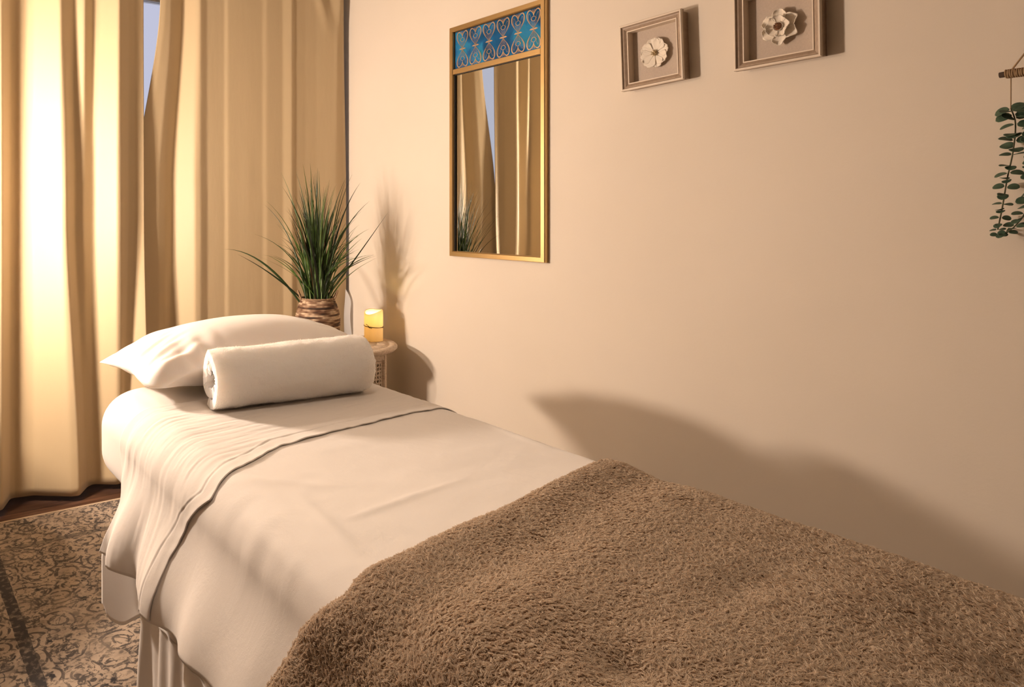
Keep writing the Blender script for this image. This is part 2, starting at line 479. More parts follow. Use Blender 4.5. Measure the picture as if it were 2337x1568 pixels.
w.box(-WIN - 0.1, -WIN, Y0, OY0, 0, CEIL).box(-WIN - 0.1, -WIN, OY1, WALL, 0, CEIL)
w.box(-WIN - 0.1, -WIN, OY0, OY1, 0, OZ0).box(-WIN - 0.1, -WIN, OY0, OY1, OZ1, CEIL)
struct('wall_left', w, M_wall)
wf = MB()
for (a, b, c, d) in ((OY0, OY1, OZ0, OZ0 + 0.05), (OY0, OY1, OZ1 - 0.05, OZ1), (OY0, OY0 + 0.05, OZ0, OZ1), (OY1 - 0.05, OY1, OZ0, OZ1), (0.72 - 0.03, 0.72 + 0.03, OZ0, OZ1)):
    wf.box(-WIN - 0.08, -WIN - 0.03, a, b, c, d)
win = struct('window_1', wf, M_trim)
gl = MB().box(-WIN - 0.058, -WIN - 0.052, OY0 + 0.05, OY1 - 0.05, OZ0 + 0.05, OZ1 - 0.05).build('window_pane', M_glass, win, False)
bb = MB().box(-WIN, X1, WALL - 0.014, WALL, 0, 0.09)
struct('baseboard_back', bb, M_trim)

# ------------------------------------------------------------------ lamp and its table (left of the frame, light the room)
LT = 0.70
ltab = empty('lamp_table', V(LAMP_Y, LAMP_A, 0))
tag(ltab, 'round dark wood table under the three-globe lamp, just left of the view', 'side table')
MB().lathe([(0.0, LT - 0.025), (0.36, LT - 0.025), (0.37, LT - 0.018), (0.37, LT - 0.006), (0.362, LT), (0.0, LT)], 64).build('tabletop', M_lampwood, ltab)
for k in range(3):
    t = 2 * PI * k / 3 + 0.4
    MB().tube([(0.16 * math.cos(t), 0.16 * math.sin(t), LT - 0.026), (0.24 * math.cos(t), 0.24 * math.sin(t), 0.0125)], [0.020, 0.013], 12).build('leg', M_lampwood, ltab)
lamp = empty('table_lamp', V(LAMP_Y + 0.08, LAMP_A + 0.02, LT + 0.0005))
tag(lamp, 'lamp with three glowing globes on a round table, just left of the view', 'lamp')
MB().lathe([(0.0, 0.0), (0.085, 0.0), (0.09, 0.008), (0.08, 0.018), (0.02, 0.024), (0.009, 0.04), (0.009, 0.86), (0.0, 0.86)], 40).build('base', M_lampwood, lamp)
for (gx, gy, gz, gr) in ((0.06, -0.01, 0.46, 0.038), (-0.02, 0.02, 0.46, 0.038), (-0.04, -0.03, 0.86, 0.036)):
    g_ = MB().tube([(0, 0, gz - 0.06), (gx * 0.5, gy * 0.5, gz - 0.062), (gx, gy, gz - gr)], 0.006, 8).build('arm', M_lampwood, lamp)
    MB().lathe([(gr * math.sin(PI * q / 20), gz - gr * math.cos(PI * q / 20)) for q in range(21)], 28, (gx, gy)).build('globe', M_shade, g_)

# ------------------------------------------------------------------ curtains
def base_a(o):
    return 3.15 - 0.055 * (np.asarray(o) - 0.5)
def curtain(name, keys, z0, z1, label, step=0.004, extra=None, nz=70, rip=1.0):
    """keys: (off_top, w_top, off_mid, w_mid, off_bot, w_bot); w = how far the cloth stands into the room"""
    K_ = np.array(keys, float)
    zs = np.linspace(z0, z1, nz)
    n = int((K_[-1, 2] - K_[0, 2]) / step)
    P = np.zeros((nz, n, 3))
    for i, z in enumerate(zs):
        if z > 1.20:
            t = sstep(1.20, 2.15, z); off = K_[:, 2] * (1 - t) + K_[:, 0] * t; w_ = K_[:, 3] * (1 - t) + K_[:, 1] * t
        else:
            t = sstep(1.20, 0.02, z); off = K_[:, 2] * (1 - t) + K_[:, 4] * t; w_ = K_[:, 3] * (1 - t) + K_[:, 5] * t
        o2 = np.linspace(off[0], off[-1], n)
        ww = np.interp(o2, off, w_)
        k = max(3, int(0.020 / max(1e-4, (off[-1] - off[0]) / n)))
        ker = np.hanning(k + 2)[1:-1]; ker /= ker.sum()
        pad = np.pad(ww, (k, k), mode='edge'); ww = np.convolve(pad, ker, 'same')[k:-k]
        ww = ww + rip * (0.003 * noise(o2 * 7, z * 1.1, 3.0, 5) + 0.0012 * noise(o2 * 22, z * 1.6, 1.0, 9))
        low = sstep(0.45, 0.05, z)
        ww = ww + low * 0.008 * noise(o2 * 14, 0.5, 0, 21)
        if extra is not None:
            ww = ww + extra(o2, z)
        P[i, :, 0] = -(base_a(o2) - ww); P[i, :, 1] = o2; P[i, :, 2] = z
    o = MB().grid(P, flip=True).build(name, M_curtain)
    solid(o, 0.003)
    return tag(o, label, 'curtain', 'gold curtains on the window wall')

def k3(om, wm, dt=0, wt=None, db=0, wb=None):
    return (om + dt, wm if wt is None else wt, om, wm, om + db, wm if wb is None else wb)
left_keys = [k3(-1.10, 0.0), k3(-1.02, 0.06), k3(-0.92, 0.0), k3(-0.82, 0.07), k3(-0.70, 0.0), k3(-0.58, 0.06), k3(-0.48, 0.0), k3(-0.37, 0.07), k3(-0.26, 0.0), k3(-0.13, 0.07), k3(-0.02, 0.0),
             k3(0.10, 0.05), k3(0.22, 0.0), k3(0.33, 0.04), k3(0.400, 0.120), k3(0.42, 0.115), k3(0.462, 0.012), k3(0.48, 0.004), k3(0.552, 0.016), k3(0.640, 0.108, 0, 0.082, 0.04, 0.095), k3(0.660, 0.104, 0, 0.066, 0.05, 0.10),
             k3(0.705, 0.036, 0, 0.026, 0.05, 0.030), k3(0.742, 0.036, 0, 0.055, 0.02, 0.02), k3(0.785, 0.010, 0, 0.014, 0, 0.006), k3(0.802, 0.018, 0.01, 0.022, 0, 0.010), k3(0.866, 0.084, 0.01, 0.080, 0.01, 0.05), k3(0.886, 0.078, 0, 0.072, 0.01, 0.045),
             k3(0.930, 0.030, 0, 0.035, -0.02, 0.02), k3(0.960, 0.022, 0, 0.020, -0.03, 0.022), k3(0.985, 0.022, 0, 0.014, 0, 0.075), k3(1.000, 0.023, 0, 0.012, 0, 0.09)]
CURT_TOP = 2.33
curtain('curtain', left_keys, 0.025, CURT_TOP, 'gold beige floor-length curtain in deep folds, front panel with brightest lit fold')
right_keys = [k3(0.966, -0.006, 0.117, -0.012, -0.03), k3(0.996, -0.006, 0.109, -0.012, -0.03), k3(1.075, -0.018, 0.06, -0.020), k3(1.110, -0.035, 0.05, -0.035), k3(1.150, -0.062, 0.05, -0.062, -0.02), k3(1.165, -0.060, 0.05, -0.055, -0.02), k3(1.235, 0.002, 0.01, -0.010), k3(1.260, 0.002),
              k3(1.300, -0.012), k3(1.385, -0.016), k3(1.400, -0.011), k3(1.50, -0.012), k3(1.575, -0.014), k3(1.595, -0.009), k3(1.68, -0.010), k3(1.722, 0.006), k3(1.738, -0.004), k3(1.80, -0.008), k3(1.86, -0.006),
              k3(1.905, 0.000), k3(1.935, 0.006, 0.02), k3(1.960, 0.010, 0.01), k3(1.985, 0.006), k3(2.012, 0.000, -0.008), k3(2.032, -0.010, -0.014)]
def swag(o, z):
    # gathered pleats at the very top right corner
    t = sstep(2.02, 2.28, z)
    r = 0.014 * np.exp(-((o - (1.86 + 0.32 * (2.28 - z))) / 0.018) ** 2) - 0.010 * np.exp(-((o - (1.92 + 0.30 * (2.28 - z))) / 0.02) ** 2) + 0.012 * np.exp(-((o - 1.985) / 0.012) ** 2)
    seam = 0.0018 * np.exp(-((z - 1.36) / 0.012) ** 2) + 0.0018 * np.exp(-((z - 1.17) / 0.010) ** 2)
    return t * r + 0.6 * seam * sstep(1.27, 1.33, o)
curtain('curtain', right_keys, 0.03, CURT_TOP, 'flat gold beige curtain panel behind the potted grass in the corner', extra=swag, rip=0.35)
rod = empty('curtain_rod', V(0.5, 3.14, 2.36))
tag(rod, 'dark metal curtain rod above the gold curtains', 'curtain rod')
MB().tube([V(-1.15 - 0.5, 0, 0), V(2.03 - 0.5, 0, 0)], 0.011, 12).build('pole', M_rod, rod)
for yy in (-1.0, 0.45, 1.98):
    MB().tube([V(yy - 0.5, 0, 0), V(yy - 0.5, 0.11, 0)], 0.007, 8).build('bracket', M_rod, rod)
# white sheer poking out past the curtain edge behind the plant
n_, m_ = 44, 26
P = np.zeros((n_, m_, 3))
for i in range(n_):
    z = 0.30 + 0.58 * i / (n_ - 1)
    top = sstep(0.88, 0.70, z)
    for j in range(m_):
        t = j / (m_ - 1)
        a = 3.19 - 0.15 * t * (0.35 + 0.65 * top) + 0.008 * math.sin(t * 21 + z * 3)
        o_ = 1.90 + (0.09 + 0.050 * top + 0.010 * math.sin(z * 17)) * t
        P[i, j] = V(min(o_, 2.040), a, z + 0.02 * math.sin(t * 7))
sh = MB().grid(P).build('sheer_curtain', M_sheer)
tag(sh, 'white sheer cloth poking out behind the basket by the wall corner', 'sheer curtain')

# ------------------------------------------------------------------ rug
rug = MB().box(-2.945, 0.9, -0.9, 1.36, 0.0, 0.012).build('rug', M_rug, None, False)
tag(rug, 'worn cream and charcoal patterned rug on the dark wood floor', 'rug')
rb = MB().box(-2.957, -2.945, -0.905, 1.365, 0.0, 0.013).box(-2.957, 0.905, -0.912, -0.9, 0.0, 0.013).box(-2.957, 0.905, 1.36, 1.372, 0, 0.013)
rb.build('binding', M_rugedge, rug, False)

# ------------------------------------------------------------------ massage table
BY0, BY1, BH, BA = 0.525, 1.300, 0.672, 2.12     # left side, right side, top height, head end
BF = -0.42
bed = empty('massage_table', V((BY0 + BY1) / 2, 0.9, 0))
tag(bed, 'padded massage table under the white linens and brown blanket', 'massage table')
def rel(mb, base):
    mb.v = [(v[0] - base[0], v[1] - base[1], v[2] - base[2]) for v in mb.v]
    return mb
bb_ = V((BY0 + BY1) / 2, 0.9, 0)
def rounded_slab(y0, y1, a0, a1, R, z0, z1, r, n=12, m=10, crown=0.0):
    def outline(ins):
        hy, ha = (y1 - y0) / 2 - ins, (a1 - a0) / 2 - ins
        cy, ca = (y0 + y1) / 2, (a0 + a1) / 2
        RR = max(R - ins, 0.004)
        pts = []
        for (sy, sa, t0) in ((1, 1, 0), (-1, 1, PI / 2), (-1, -1, PI), (1, -1, 1.5 * PI)):
            for k in range(n + 1):
                t = t0 + PI / 2 * k / n
                pts.append((cy + sy * (hy - RR) + RR * math.cos(t), ca + sa * (ha - RR) + RR * math.sin(t)))
        return pts
    mb = MB(); loops = []
    for k in range(m + 1):
        t = PI / 2 * k / m
        loops.append([(o, a, z0 + r * (1 - math.sin(t + 0) ) if False else z0 + r - r * math.cos(t)) for o, a in outline(r * (1 - math.sin(t)))])
    for k in range(m + 1):
        t = PI / 2 * k / m
        loops.append([(o, a, z1 - r + r * math.sin(t)) for o, a in outline(r * (1 - math.cos(t)))])
    for ins in (0.12, 0.2, 0.28, 0.36):
        if r + 0.01 < ins < (y1 - y0) / 2 - 0.01:
            loops.append([(o, a, z1 + crown * ins) for o, a in outline(ins)])
    mb.grid([[V(*p) for p in l] for l in loops], closed_v=True)
    c = len(loops[0])
    mb.f.append(tuple(range(c)))
    mb.f.append(tuple(len(mb.v) - 1 - k for k in range(c)))
    return mb
rel(rounded_slab(BY0 + 0.012, BY1 - 0.012, BF + 0.01, BA - 0.012, 0.14, 0.46, BH - 0.012, 0.07), bb_).build('padded_top', M_vinyl, bed)
fr = MB().box(-BA + 0.2, -BF - 0.2, BY0 + 0.09, BY0 + 0.12, 0.38, 0.458).box(-BA + 0.2, -BF - 0.2, BY1 - 0.12, BY1 - 0.09, 0.38, 0.458)
rel(fr, bb_).build('frame', M_beech, bed, False)
for aa in (BF + 0.25, BA - 0.3):
    for yy in (BY0 + 0.105, BY1 - 0.105):
        rel(MB().box(-aa - 0.025, -aa + 0.025, yy - 0.02, yy + 0.02, 0.0125, 0.38), bb_).build('leg', M_beech, bed, False)
fs = rounded_slab(BY0, BY1, BF, BA, 0.15, 0.445, BH, 0.082, 16, 12)
vv = np.array(fs.v)
dd = 0.003 * noise(vv[:, 0] * 7, vv[:, 1] * 7, vv[:, 2] * 3, 3) * sstep(BH - 0.01, BH - 0.08, vv[:, 2])
vv[:, 1] -= dd; vv[:, 0] += dd
fs.v = [tuple(p) for p in vv]
fso = fs.build('fitted_sheet', M_fitted)
tag(fso, 'white fitted sheet stretched over the rounded head end of the table', 'fitted sheet')

# cross-section of the made bed: arc-length s measured from the left vertical tangent, up, over, down the right side
RB = 0.085
Q = RB * PI / 2
TW = (BY1 - BY0) - 2 * RB
def sec(s, e):
    s = np.asarray(s, float)
    zt = BH - RB
    y = np.empty_like(s); z = np.empty_like(s); ny = np.empty_like(s); nz = np.empty_like(s)
    c0 = s < 0; c1 = (s >= 0) & (s < Q); c2 = (s >= Q) & (s < Q + TW); c3 = (s >= Q + TW) & (s < 2 * Q + TW); c4 = s >= 2 * Q + TW
    y[c0] = BY0; z[c0] = zt + s[c0]; ny[c0] = -1; nz[c0] = 0
    t = s[c1] / RB; y[c1] = BY0 + RB - RB * np.cos(t); z[c1] = zt + RB * np.sin(t); ny[c1] = -np.cos(t); nz[c1] = np.sin(t)
    y[c2] = BY0 + RB + (s[c2] - Q); z[c2] = BH; ny[c2] = 0; nz[c2] = 1
    t = (s[c3] - Q - TW) / RB; y[c3] = BY1 - RB + RB * np.sin(t); z[c3] = zt + RB * np.cos(t); ny[c3] = np.sin(t); nz[c3] = np.cos(t)
    y[c4] = BY1; z[c4] = zt - (s[c4] - 2 * Q - TW); ny[c4] = 1; nz[c4] = 0
    return y + ny * e, z + nz * e, ny, nz
def s_of(y=None, z=None, side='top'):
    if side == 'left': return z - (BH - RB)
    if side == 'right': return 2 * Q + TW + (BH - RB) - z
    if y < BY0 + RB:
        return RB * math.acos(max(-1, min(1, (BY0 + RB - y) / RB)))
    if y > BY1 - RB:
        return Q + TW + RB * math.asin(max(-1, min(1, (y - BY1 + RB) / RB)))
    return Q + (y - BY0 - RB)
S_END = 2 * Q + TW

CREASES = [((0.545, 1.138), (0.534, 0.844), 0.0045, 0.011), ((0.633, 1.113), (0.604, 0.888), 0.003, 0.012), ((0.657, 0.985), (0.93, 1.021), 0.002, 0.008),
           ((1.238, 1.33), (1.219, 1.071), 0.003, 0.010), ((0.72, 1.18), (0.80, 1.05), 0.0015, 0.02), ((0.58, 1.25), (0.70, 1.12), 0.002, 0.015)]
def crease_h(y, a):
    h = np.zeros_like(y)
    for (p, q, amp, wd) in CREASES:
        p, q = np.array(p), np.array(q); d = q - p; L = np.hypot(*d)
        t = np.clip(((y - p[0]) * d[0] + (a - p[1]) * d[1]) / L ** 2, 0, 1)
        dist = np.hypot(y - p[0] - t * d[0], a - p[1] - t * d[1])
        h += amp * np.exp(-(dist / wd) ** 2) * np.sin(PI * np.clip(t * 0.9 + 0.05, 0, 1)) ** 0.5
    return h

def hang_folds(s, a):
    """outward displacement of the left hang; grows downward"""
    dn = np.clip(-s, 0, None)
    g = sstep(0.0, 0.22, dn)
    f = 0.012 * np.sin(a * 17 + 0.8) + 0.012 * np.sin(a * 31 + 2.1) + 0.010 * noise(a * 14, dn * 2, 0, 31)
    ear = 0.004 * sstep(1.50, 1.80, a) - 0.028 * np.exp(-((a - 1.56) / 0.04) ** 2) + 0.018 * np.exp(-((a - 1.66) / 0.035) ** 2)
    return g * (0.5 * f + ear) + 0.058 * sstep(0.0, 0.20, dn)

def layer(name, a_of_row, s_range, e, m, rows, cols, parent=None, extra=None, thick=0.0025, zfun=None):
    """rows run along the bed (a), columns along s"""
    s = np.linspace(s_range[0], s_range[1], cols)
    S = np.repeat(s[None, :], rows, 0)
    T = np.repeat(np.linspace(0, 1, rows)[:, None], cols, 1)
    A = a_of_row(S, T)
    if zfun is not None:
        S = np.where(S < 0, S * zfun(A), S)
    y, z, ny, nz = sec(S, e)
    side = (S < 0)
    top = sstep(-0.02, 0.10, S) * sstep(S_END + 0.02, S_END - 0.1, S)
    h = top * (0.0014 * noise(y * 6, A * 6, 0, 2) + 0.0005 * noise(y * 16, A * 30, 0, 4) + 0.0004 * noise(y * 60 + A * 30, A * 14, 0, 6) + crease_h(y, A))
    h = h + hang_folds(S, A)
    h = h + sstep(S_END, S_END + 0.2, S) * 0.01 * (1 + np.sin(A * 22))
    edge = sstep(0.10, 0.0, np.abs(S - Q * 0.4))
    h = h + edge * 0.0014 * noise(A * 26, S * 8, 0, 8)
    if extra is not None:
        h = h + extra(S, A, T, y)
    y = y + ny * h; z = z + nz * h
    P = np.stack([-A, y, z], -1)
    o = MB().grid(P).build(name, m, parent)
    if thick: solid(o, thick, 1)
    return o

FOLD_A = 1.80
def fold_line(S):
    return FOLD_A - 0.09 * sstep(0.02, -0.1, S) + 0.09 * sstep(-0.08, -0.30, S)
def hemz(A):
    return 1.0 + 0.10 * np.sin(A * 9 + 1.0) + 0.25 * sstep(1.56, 1.8, A) - 0.10 * np.exp(-((A - 1.50) / 0.04) ** 2)
HANG = -0.203
top_sheet = layer('top_sheet', lambda S, T: 0.55 + (fold_line(S) - 0.015 - 0.55) * T, (HANG, S_END + 0.20), 0.0035, M_sheet, 190, 190, zfun=hemz)
tag(top_sheet, 'white flat top sheet spread over the massage table below the towel', 'bed sheet')

# folded-back cuff lies over the sheet; its lower edge runs askew
_cp = [(s_of(z=0.37, side='left'), 1.395), (s_of(z=0.50, side='left'), 1.375), (s_of(z=0.575, side='left'), 1.335), (s_of(y=0.54), 1.262), (s_of(y=0.60), 1.29), (s_of(y=0.735), 1.363), (s_of(y=0.933), 1.393), (s_of(y=1.119), 1.42), (s_of(y=1.287), 1.416), (S_END + 0.2, 1.38)]
_cs, _ca = np.array([p[0] for p in _cp]), np.array([p[1] for p in _cp])
def cuff_edge(S):
    e = np.interp(S, _cs, _ca)
    on = sstep(0.0, 0.2, S)
    return e + on * (0.006 * noise(S * 11, 0.3, 0, 41) + 0.004 * noise(S * 27, 0.1, 0, 43))
def cuff_extra(S, A, T, y):
    d = A - cuff_edge(S)
    lift = 0.0018 * np.exp(-(d / 0.012) ** 2) * (0.6 + 0.8 * np.abs(noise(S * 12, 0.7, 0, 44)))
    stitch = 0.0006 * np.exp(-((d - 0.050) / 0.004) ** 2) - 0.0008 * np.exp(-((d - 0.043) / 0.003) ** 2)
    band = sstep(0.06, 0.04, d) * 0.0009 * noise(S * 60, d * 20, 0, 47)
    side_ = sstep(0.12, -0.02, S)
    wr = (1 - side_) * (0.0009 * noise(S * 5, A * 34 - S * 5, 0, 45) + 0.0010 * noise(S * 7 + A * 2, A * 75 - S * 12, 0, 46) + 0.0006 * noise(S * 14, A * 130 - S * 20, 0, 48)) + side_ * (0.0012 * noise(A * 30, S * 6, 0, 49) + 0.0010 * noise(A * 70, S * 9, 0, 50))
    return lift + stitch + band + wr * sstep(0.0, 0.06, d)
cuff = layer('folded_cuff', lambda S, T: cuff_edge(S) + (fold_line(S) + 0.004 - cuff_edge(S)) * T, (HANG + 0.004, S_END + 0.19), 0.0065, M_sheet, 220, 260, parent=top_sheet, extra=cuff_extra, zfun=hemz)

# bed skirt: ruffled run along the left side, open at the head corner, plain panel across the head end and down the far side
def skirt_mesh(pts, ruffled):
    dense = []
    for p, q in zip(pts[:-1], pts[1:]):
        L = math.hypot(q[0] - p[0], q[1] - p[1]); k = max(2, int(L / 0.005))
        for i in range(k):
            dense.append((p[0] + (q[0] - p[0]) * i / k, p[1] + (q[1] - p[1]) * i / k))
    dense.append(pts[-1])
    D = np.array(dense)
    k = 9; ker = np.ones(k) / k
    for c in (0, 1):
        pad = np.pad(D[:, c], (k, k), mode='reflect', reflect_type='odd'); D[:, c] = np.convolve(pad, ker, 'same')[k:-k]
    tg = np.gradient(D, axis=0); tg /= np.linalg.norm(tg, axis=1)[:, None] + 1e-9
    nm = np.stack([-tg[:, 1], tg[:, 0]], 1)
    arc = np.concatenate([[0], np.cumsum(np.hypot(*np.diff(D, axis=0).T))])
    rows = 40
    P = np.zeros((rows, len(D), 3))
    for i in range(rows):
        t = i / (rows - 1)
        z = 0.47 - (0.47 - 0.018) * t
        if ruffled:
            amp = 0.002 + 0.0095 * t
            r = amp * (0.6 * np.sin(arc * 92 + 1.6 * np.sin(arc * 13)) + 0.8 * np.sin(arc * 51 + 2 + np.sin(arc * 9)) + 0.9 * noise(arc * 30, t * 1.5, 0, 61)) + 0.010 * t
        else:
            r = 0.006 * np.sin(arc * 11) * t + 0.004 * t
        P[i, :, 0] = -(D[:, 1] + nm[:, 1] * r); P[i, :, 1] = D[:, 0] + nm[:, 0] * r; P[i, :, 2] = z
    return P
SP = skirt_mesh([(0.512, BF), (0.512, 1.575), (0.520, 1.610), (0.56, 1.628), (0.66, 1.632)], True)
skirt = MB().grid(SP, flip=True).build('bed_skirt', M_skirt)
solid(skirt, 0.002)
tag(skirt, 'white ruffled bed skirt hanging to the rug along the table', 'bed skirt')
hp_ = MB().grid(skirt_mesh([(0.70, 2.128), (1.22, 2.128), (1.275, 2.11), (1.292, 2.05), (1.292, BF)], False), flip=True).build('head_panel', M_skirt, skirt)
solid(hp_, 0.002)
# plain cloth flap hanging lower than the sheet at the head corner
fl_ = np.zeros((30, 40, 3))
for i in range(30):
    t = i / 29
    for j in range(40):
        u = j / 39
        zb_ = 0.197 + 0.075 * u - 0.030 * math.exp(-((u - 0.35) / 0.3) ** 2) + 0.03 * math.exp(-(u / 0.08) ** 2)
        z = 0.47 - (0.47 - zb_) * t
        back = float(sstep(0.33, 0.47, z))
        a = (1.797 - 0.10 * back) * (1 - u) + 1.585 * u
        y = (0.474 + 0.028 * back) * (1 - u) + 0.522 * u + 0.012 * math.sin(PI * u) * t
        fl_[i, j] = V(y, a, z)
flp = MB().grid(fl_).build('corner_flap', M_skirt, skirt)
solid(flp, 0.002)
ri = int(39 * (0.47 - 0.315) / (0.47 - 0.018))
cols_ = [j for j in range(SP.shape[1]) if SP[0, j, 1] < 0.53]
MB().tube([tuple(SP[ri, j] + np.array([0, -0.002, 0])) for j in cols_], 0.0022, 6).build('piping', M_skirt, skirt)

# ------------------------------------------------------------------ fleece blanket
_bp = [(s_of(z=0.20, side='left'), 1.00), (s_of(z=0.37, side='left'), 0.965), (s_of(z=0.49, side='left'), 0.933), (s_of(z=0.575, side='left'), 0.895), (s_of(y=0.55), 0.822), (s_of(y=0.64), 0.832), (s_of(y=0.90), 0.882), (s_of(y=1.2), 0.940), (s_of(y=1.27), 0.947), (S_END + 0.28, 0.95)]
_bs, _ba = np.array([p[0] for p in _bp]), np.array([p[1] for p in _bp])
def b_edge(S):
    return np.interp(S, _bs, _ba) + 0.006 * noise(S * 7, 0.2, 0, 71)
BL_S0, BL_S1 = -0.40, S_END + 0.28
BL_A0 = -0.40
def blanket_surface(S, A):
    S = np.asarray(S, float); A = np.asarray(A, float)
    y, z, ny, nz = sec(S, 0.0105)
    ee = b_edge(S) - A
    h = 0.0028 * noise(y * 5, A * 5, z * 5, 73) + 0.0018 * noise(y * 13, A * 13, z * 13, 75)
    h = h + 0.005 * np.exp(-((ee - 0.03) / 0.03) ** 2) - 0.004 * np.exp(-((ee - 0.115) / 0.035) ** 2) + 0.003 * np.exp(-((ee - 0.20) / 0.04) ** 2)
    # soft hollows and a raised fold towards the foot
    top = sstep(-0.02, 0.1, S) * sstep(S_END, S_END - 0.08, S)
    for (py, pa, amp, wy, wa) in ((0.69, 0.50, -0.010, 0.030, 0.035), (0.78, 0.47, 0.006, 0.05, 0.05), (0.72, 0.62, 0.004, 0.10, 0.04), (1.03, 0.27, -0.012, 0.04, 0.04), (0.97, 0.53, -0.006, 0.10, 0.03), (0.66, 0.40, 0.006, 0.06, 0.05), (1.08, 0.42, 0.006, 0.1, 0.05)):
        h = h + top * amp * np.exp(-((y - py) / wy) ** 2 - ((A - pa) / wa) ** 2)
    dn = np.clip(-S, 0, None)
    h = h + sstep(0, 0.3, dn) * (0.010 * np.sin(A * 14 + 1) + 0.012) + sstep(0.0, 0.20, dn) * (0.052 + 0.012 * sstep(0.8, 1.0, A))
    dr = np.clip(S - S_END, 0, None)
    h = h + sstep(0, 0.25, dr) * (0.012 + 0.012 * np.sin(A * 15))
    # roll the free edge down to the sheet
    h = h - 0.008 * sstep(0.012, 0.0, ee)
    return np.stack([-A, y + ny * h, z + nz * h], -1)
r_, c_ = 210, 260
S_ = np.repeat(np.linspace(BL_S0, BL_S1, c_)[None, :], r_, 0)
T_ = np.repeat(np.linspace(0, 1, r_)[:, None], c_, 1)
A_ = BL_A0 + (b_edge(S_) - BL_A0) * T_
blanket = MB().grid(blanket_surface(S_, A_)).build('fleece_blanket', M_blanket)
solid(blanket, 0.005, 1)
tag(blanket, 'shaggy taupe brown fleece blanket over the near half of the table', 'blanket')

def hair_object(name, roots, tips_dir, normals, length, radius, m, parent, npts=5, curl=None):
    n = len(roots)
    hc = bpy.data.hair_curves.new(name)
    hc.add_curves([npts] * n)
    t = np.linspace(0, 1, npts)[None, :, None]
    L = np.asarray(length).reshape(-1, 1, 1)
    pos = roots[:, None, :] + normals[:, None, :] * (L * (t - 0.45 * t ** 2)) + tips_dir[:, None, :] * (L * t ** 1.4)
    if curl is not None:
        side = np.cross(normals, tips_dir); side /= np.linalg.norm(side, axis=1)[:, None] + 1e-9
        pos = pos + side[:, None, :] * (L * curl.reshape(-1, 1, 1) * np.sin(t * 4.2) * t)
    hc.attributes['position'].data.foreach_set('vector', pos.astype(np.float32).ravel())
    rad = np.repeat((radius * np.array([1.0, 1.05, 1.0, 0.85, 0.45]))[None, :], n, 0)
    if 'radius' not in hc.attributes:
        hc.attributes.new('radius', 'FLOAT', 'POINT')
    hc.attributes['radius'].data.foreach_set('value', rad.astype(np.float32).ravel())
    hc.materials.append(m)
    o = bpy.data.objects.new(name, hc)
    COL.objects.link(o)
    if parent is not None: o.parent = parent
    return o

def fleece():
    rg = np.random.default_rng(5)
    area = (BL_S1 - BL_S0) * 1.35
    nt = 135000
    S = rg.uniform(-0.28, S_END + 0.10, nt); A = -0.12 + rg.uniform(0, 1, nt) * (b_edge(S) + 0.12)
    ne = 7000                                        # a thick fringe along the free edge
    S[:ne] = rg.uniform(-0.28, S_END + 0.10, ne); A[:ne] = b_edge(S[:ne]) - np.abs(rg.normal(0, 0.006, ne))
    p = blanket_surface(S, A)
    d = 0.002
    du = blanket_surface(S + d, A) - p; dv = blanket_surface(S, A + d) - p
    nrm = np.cross(dv, du); nrm /= np.linalg.norm(nrm, axis=1)[:, None]
    cen = np.array([-0.6, 0.9, 0.3])
    sg = np.sign(np.einsum('ij,ij->i', nrm, p - cen)); nrm *= sg[:, None]
    y = p[:, 1]
    # lean direction of each tuft: local swirl field in the cloth
    du /= np.linalg.norm(du, axis=1)[:, None]; dv /= np.linalg.norm(dv, axis=1)[:, None]
    ang = 2.0 * noise(S * 5, A * 5, 0, 81) + 1.6 * noise(S * 42, A * 42, 0, 83) + rg.normal(0, 0.75, nt)
    lean = (np.cos(ang)[:, None] * du + np.sin(ang)[:, None] * dv) * (0.55 + 0.45 * rg.random(nt))[:, None]
    out = sstep(0.02, 0.0, b_edge(S) - A)
    lean = lean * (1 - out[:, None]) + dv * out[:, None] * 0.7
    k = 7
    R = np.repeat(p, k, 0); N = np.repeat(nrm, k, 0); Ld = np.repeat(lean, k, 0)
    U = np.repeat(du, k, 0); W_ = np.repeat(dv, k, 0)
    q = rg.normal(0, 0.0016, (nt * k, 2))
    R = R + U * q[:, :1] + W_ * q[:, 1:] - N * 0.001
    ln = np.repeat(0.0056 + 0.0030 * rg.random(nt), k) * (0.8 + 0.4 * rg.random(nt * k))
    # strands of a tuft lean together and pinch at the tip
    Ld = Ld - (U * q[:, :1] + W_ * q[:, 1:]) / ln[:, None] * 0.85 + rg.normal(0, 0.07, (nt * k, 3))
    o = hair_object('fleece_pile', R, Ld, N, ln, 0.00036, M_pile, blanket, curl=np.repeat(rg.uniform(-0.55, 0.55, nt), k))
    o['kind'] = 'stuff'
fleece()

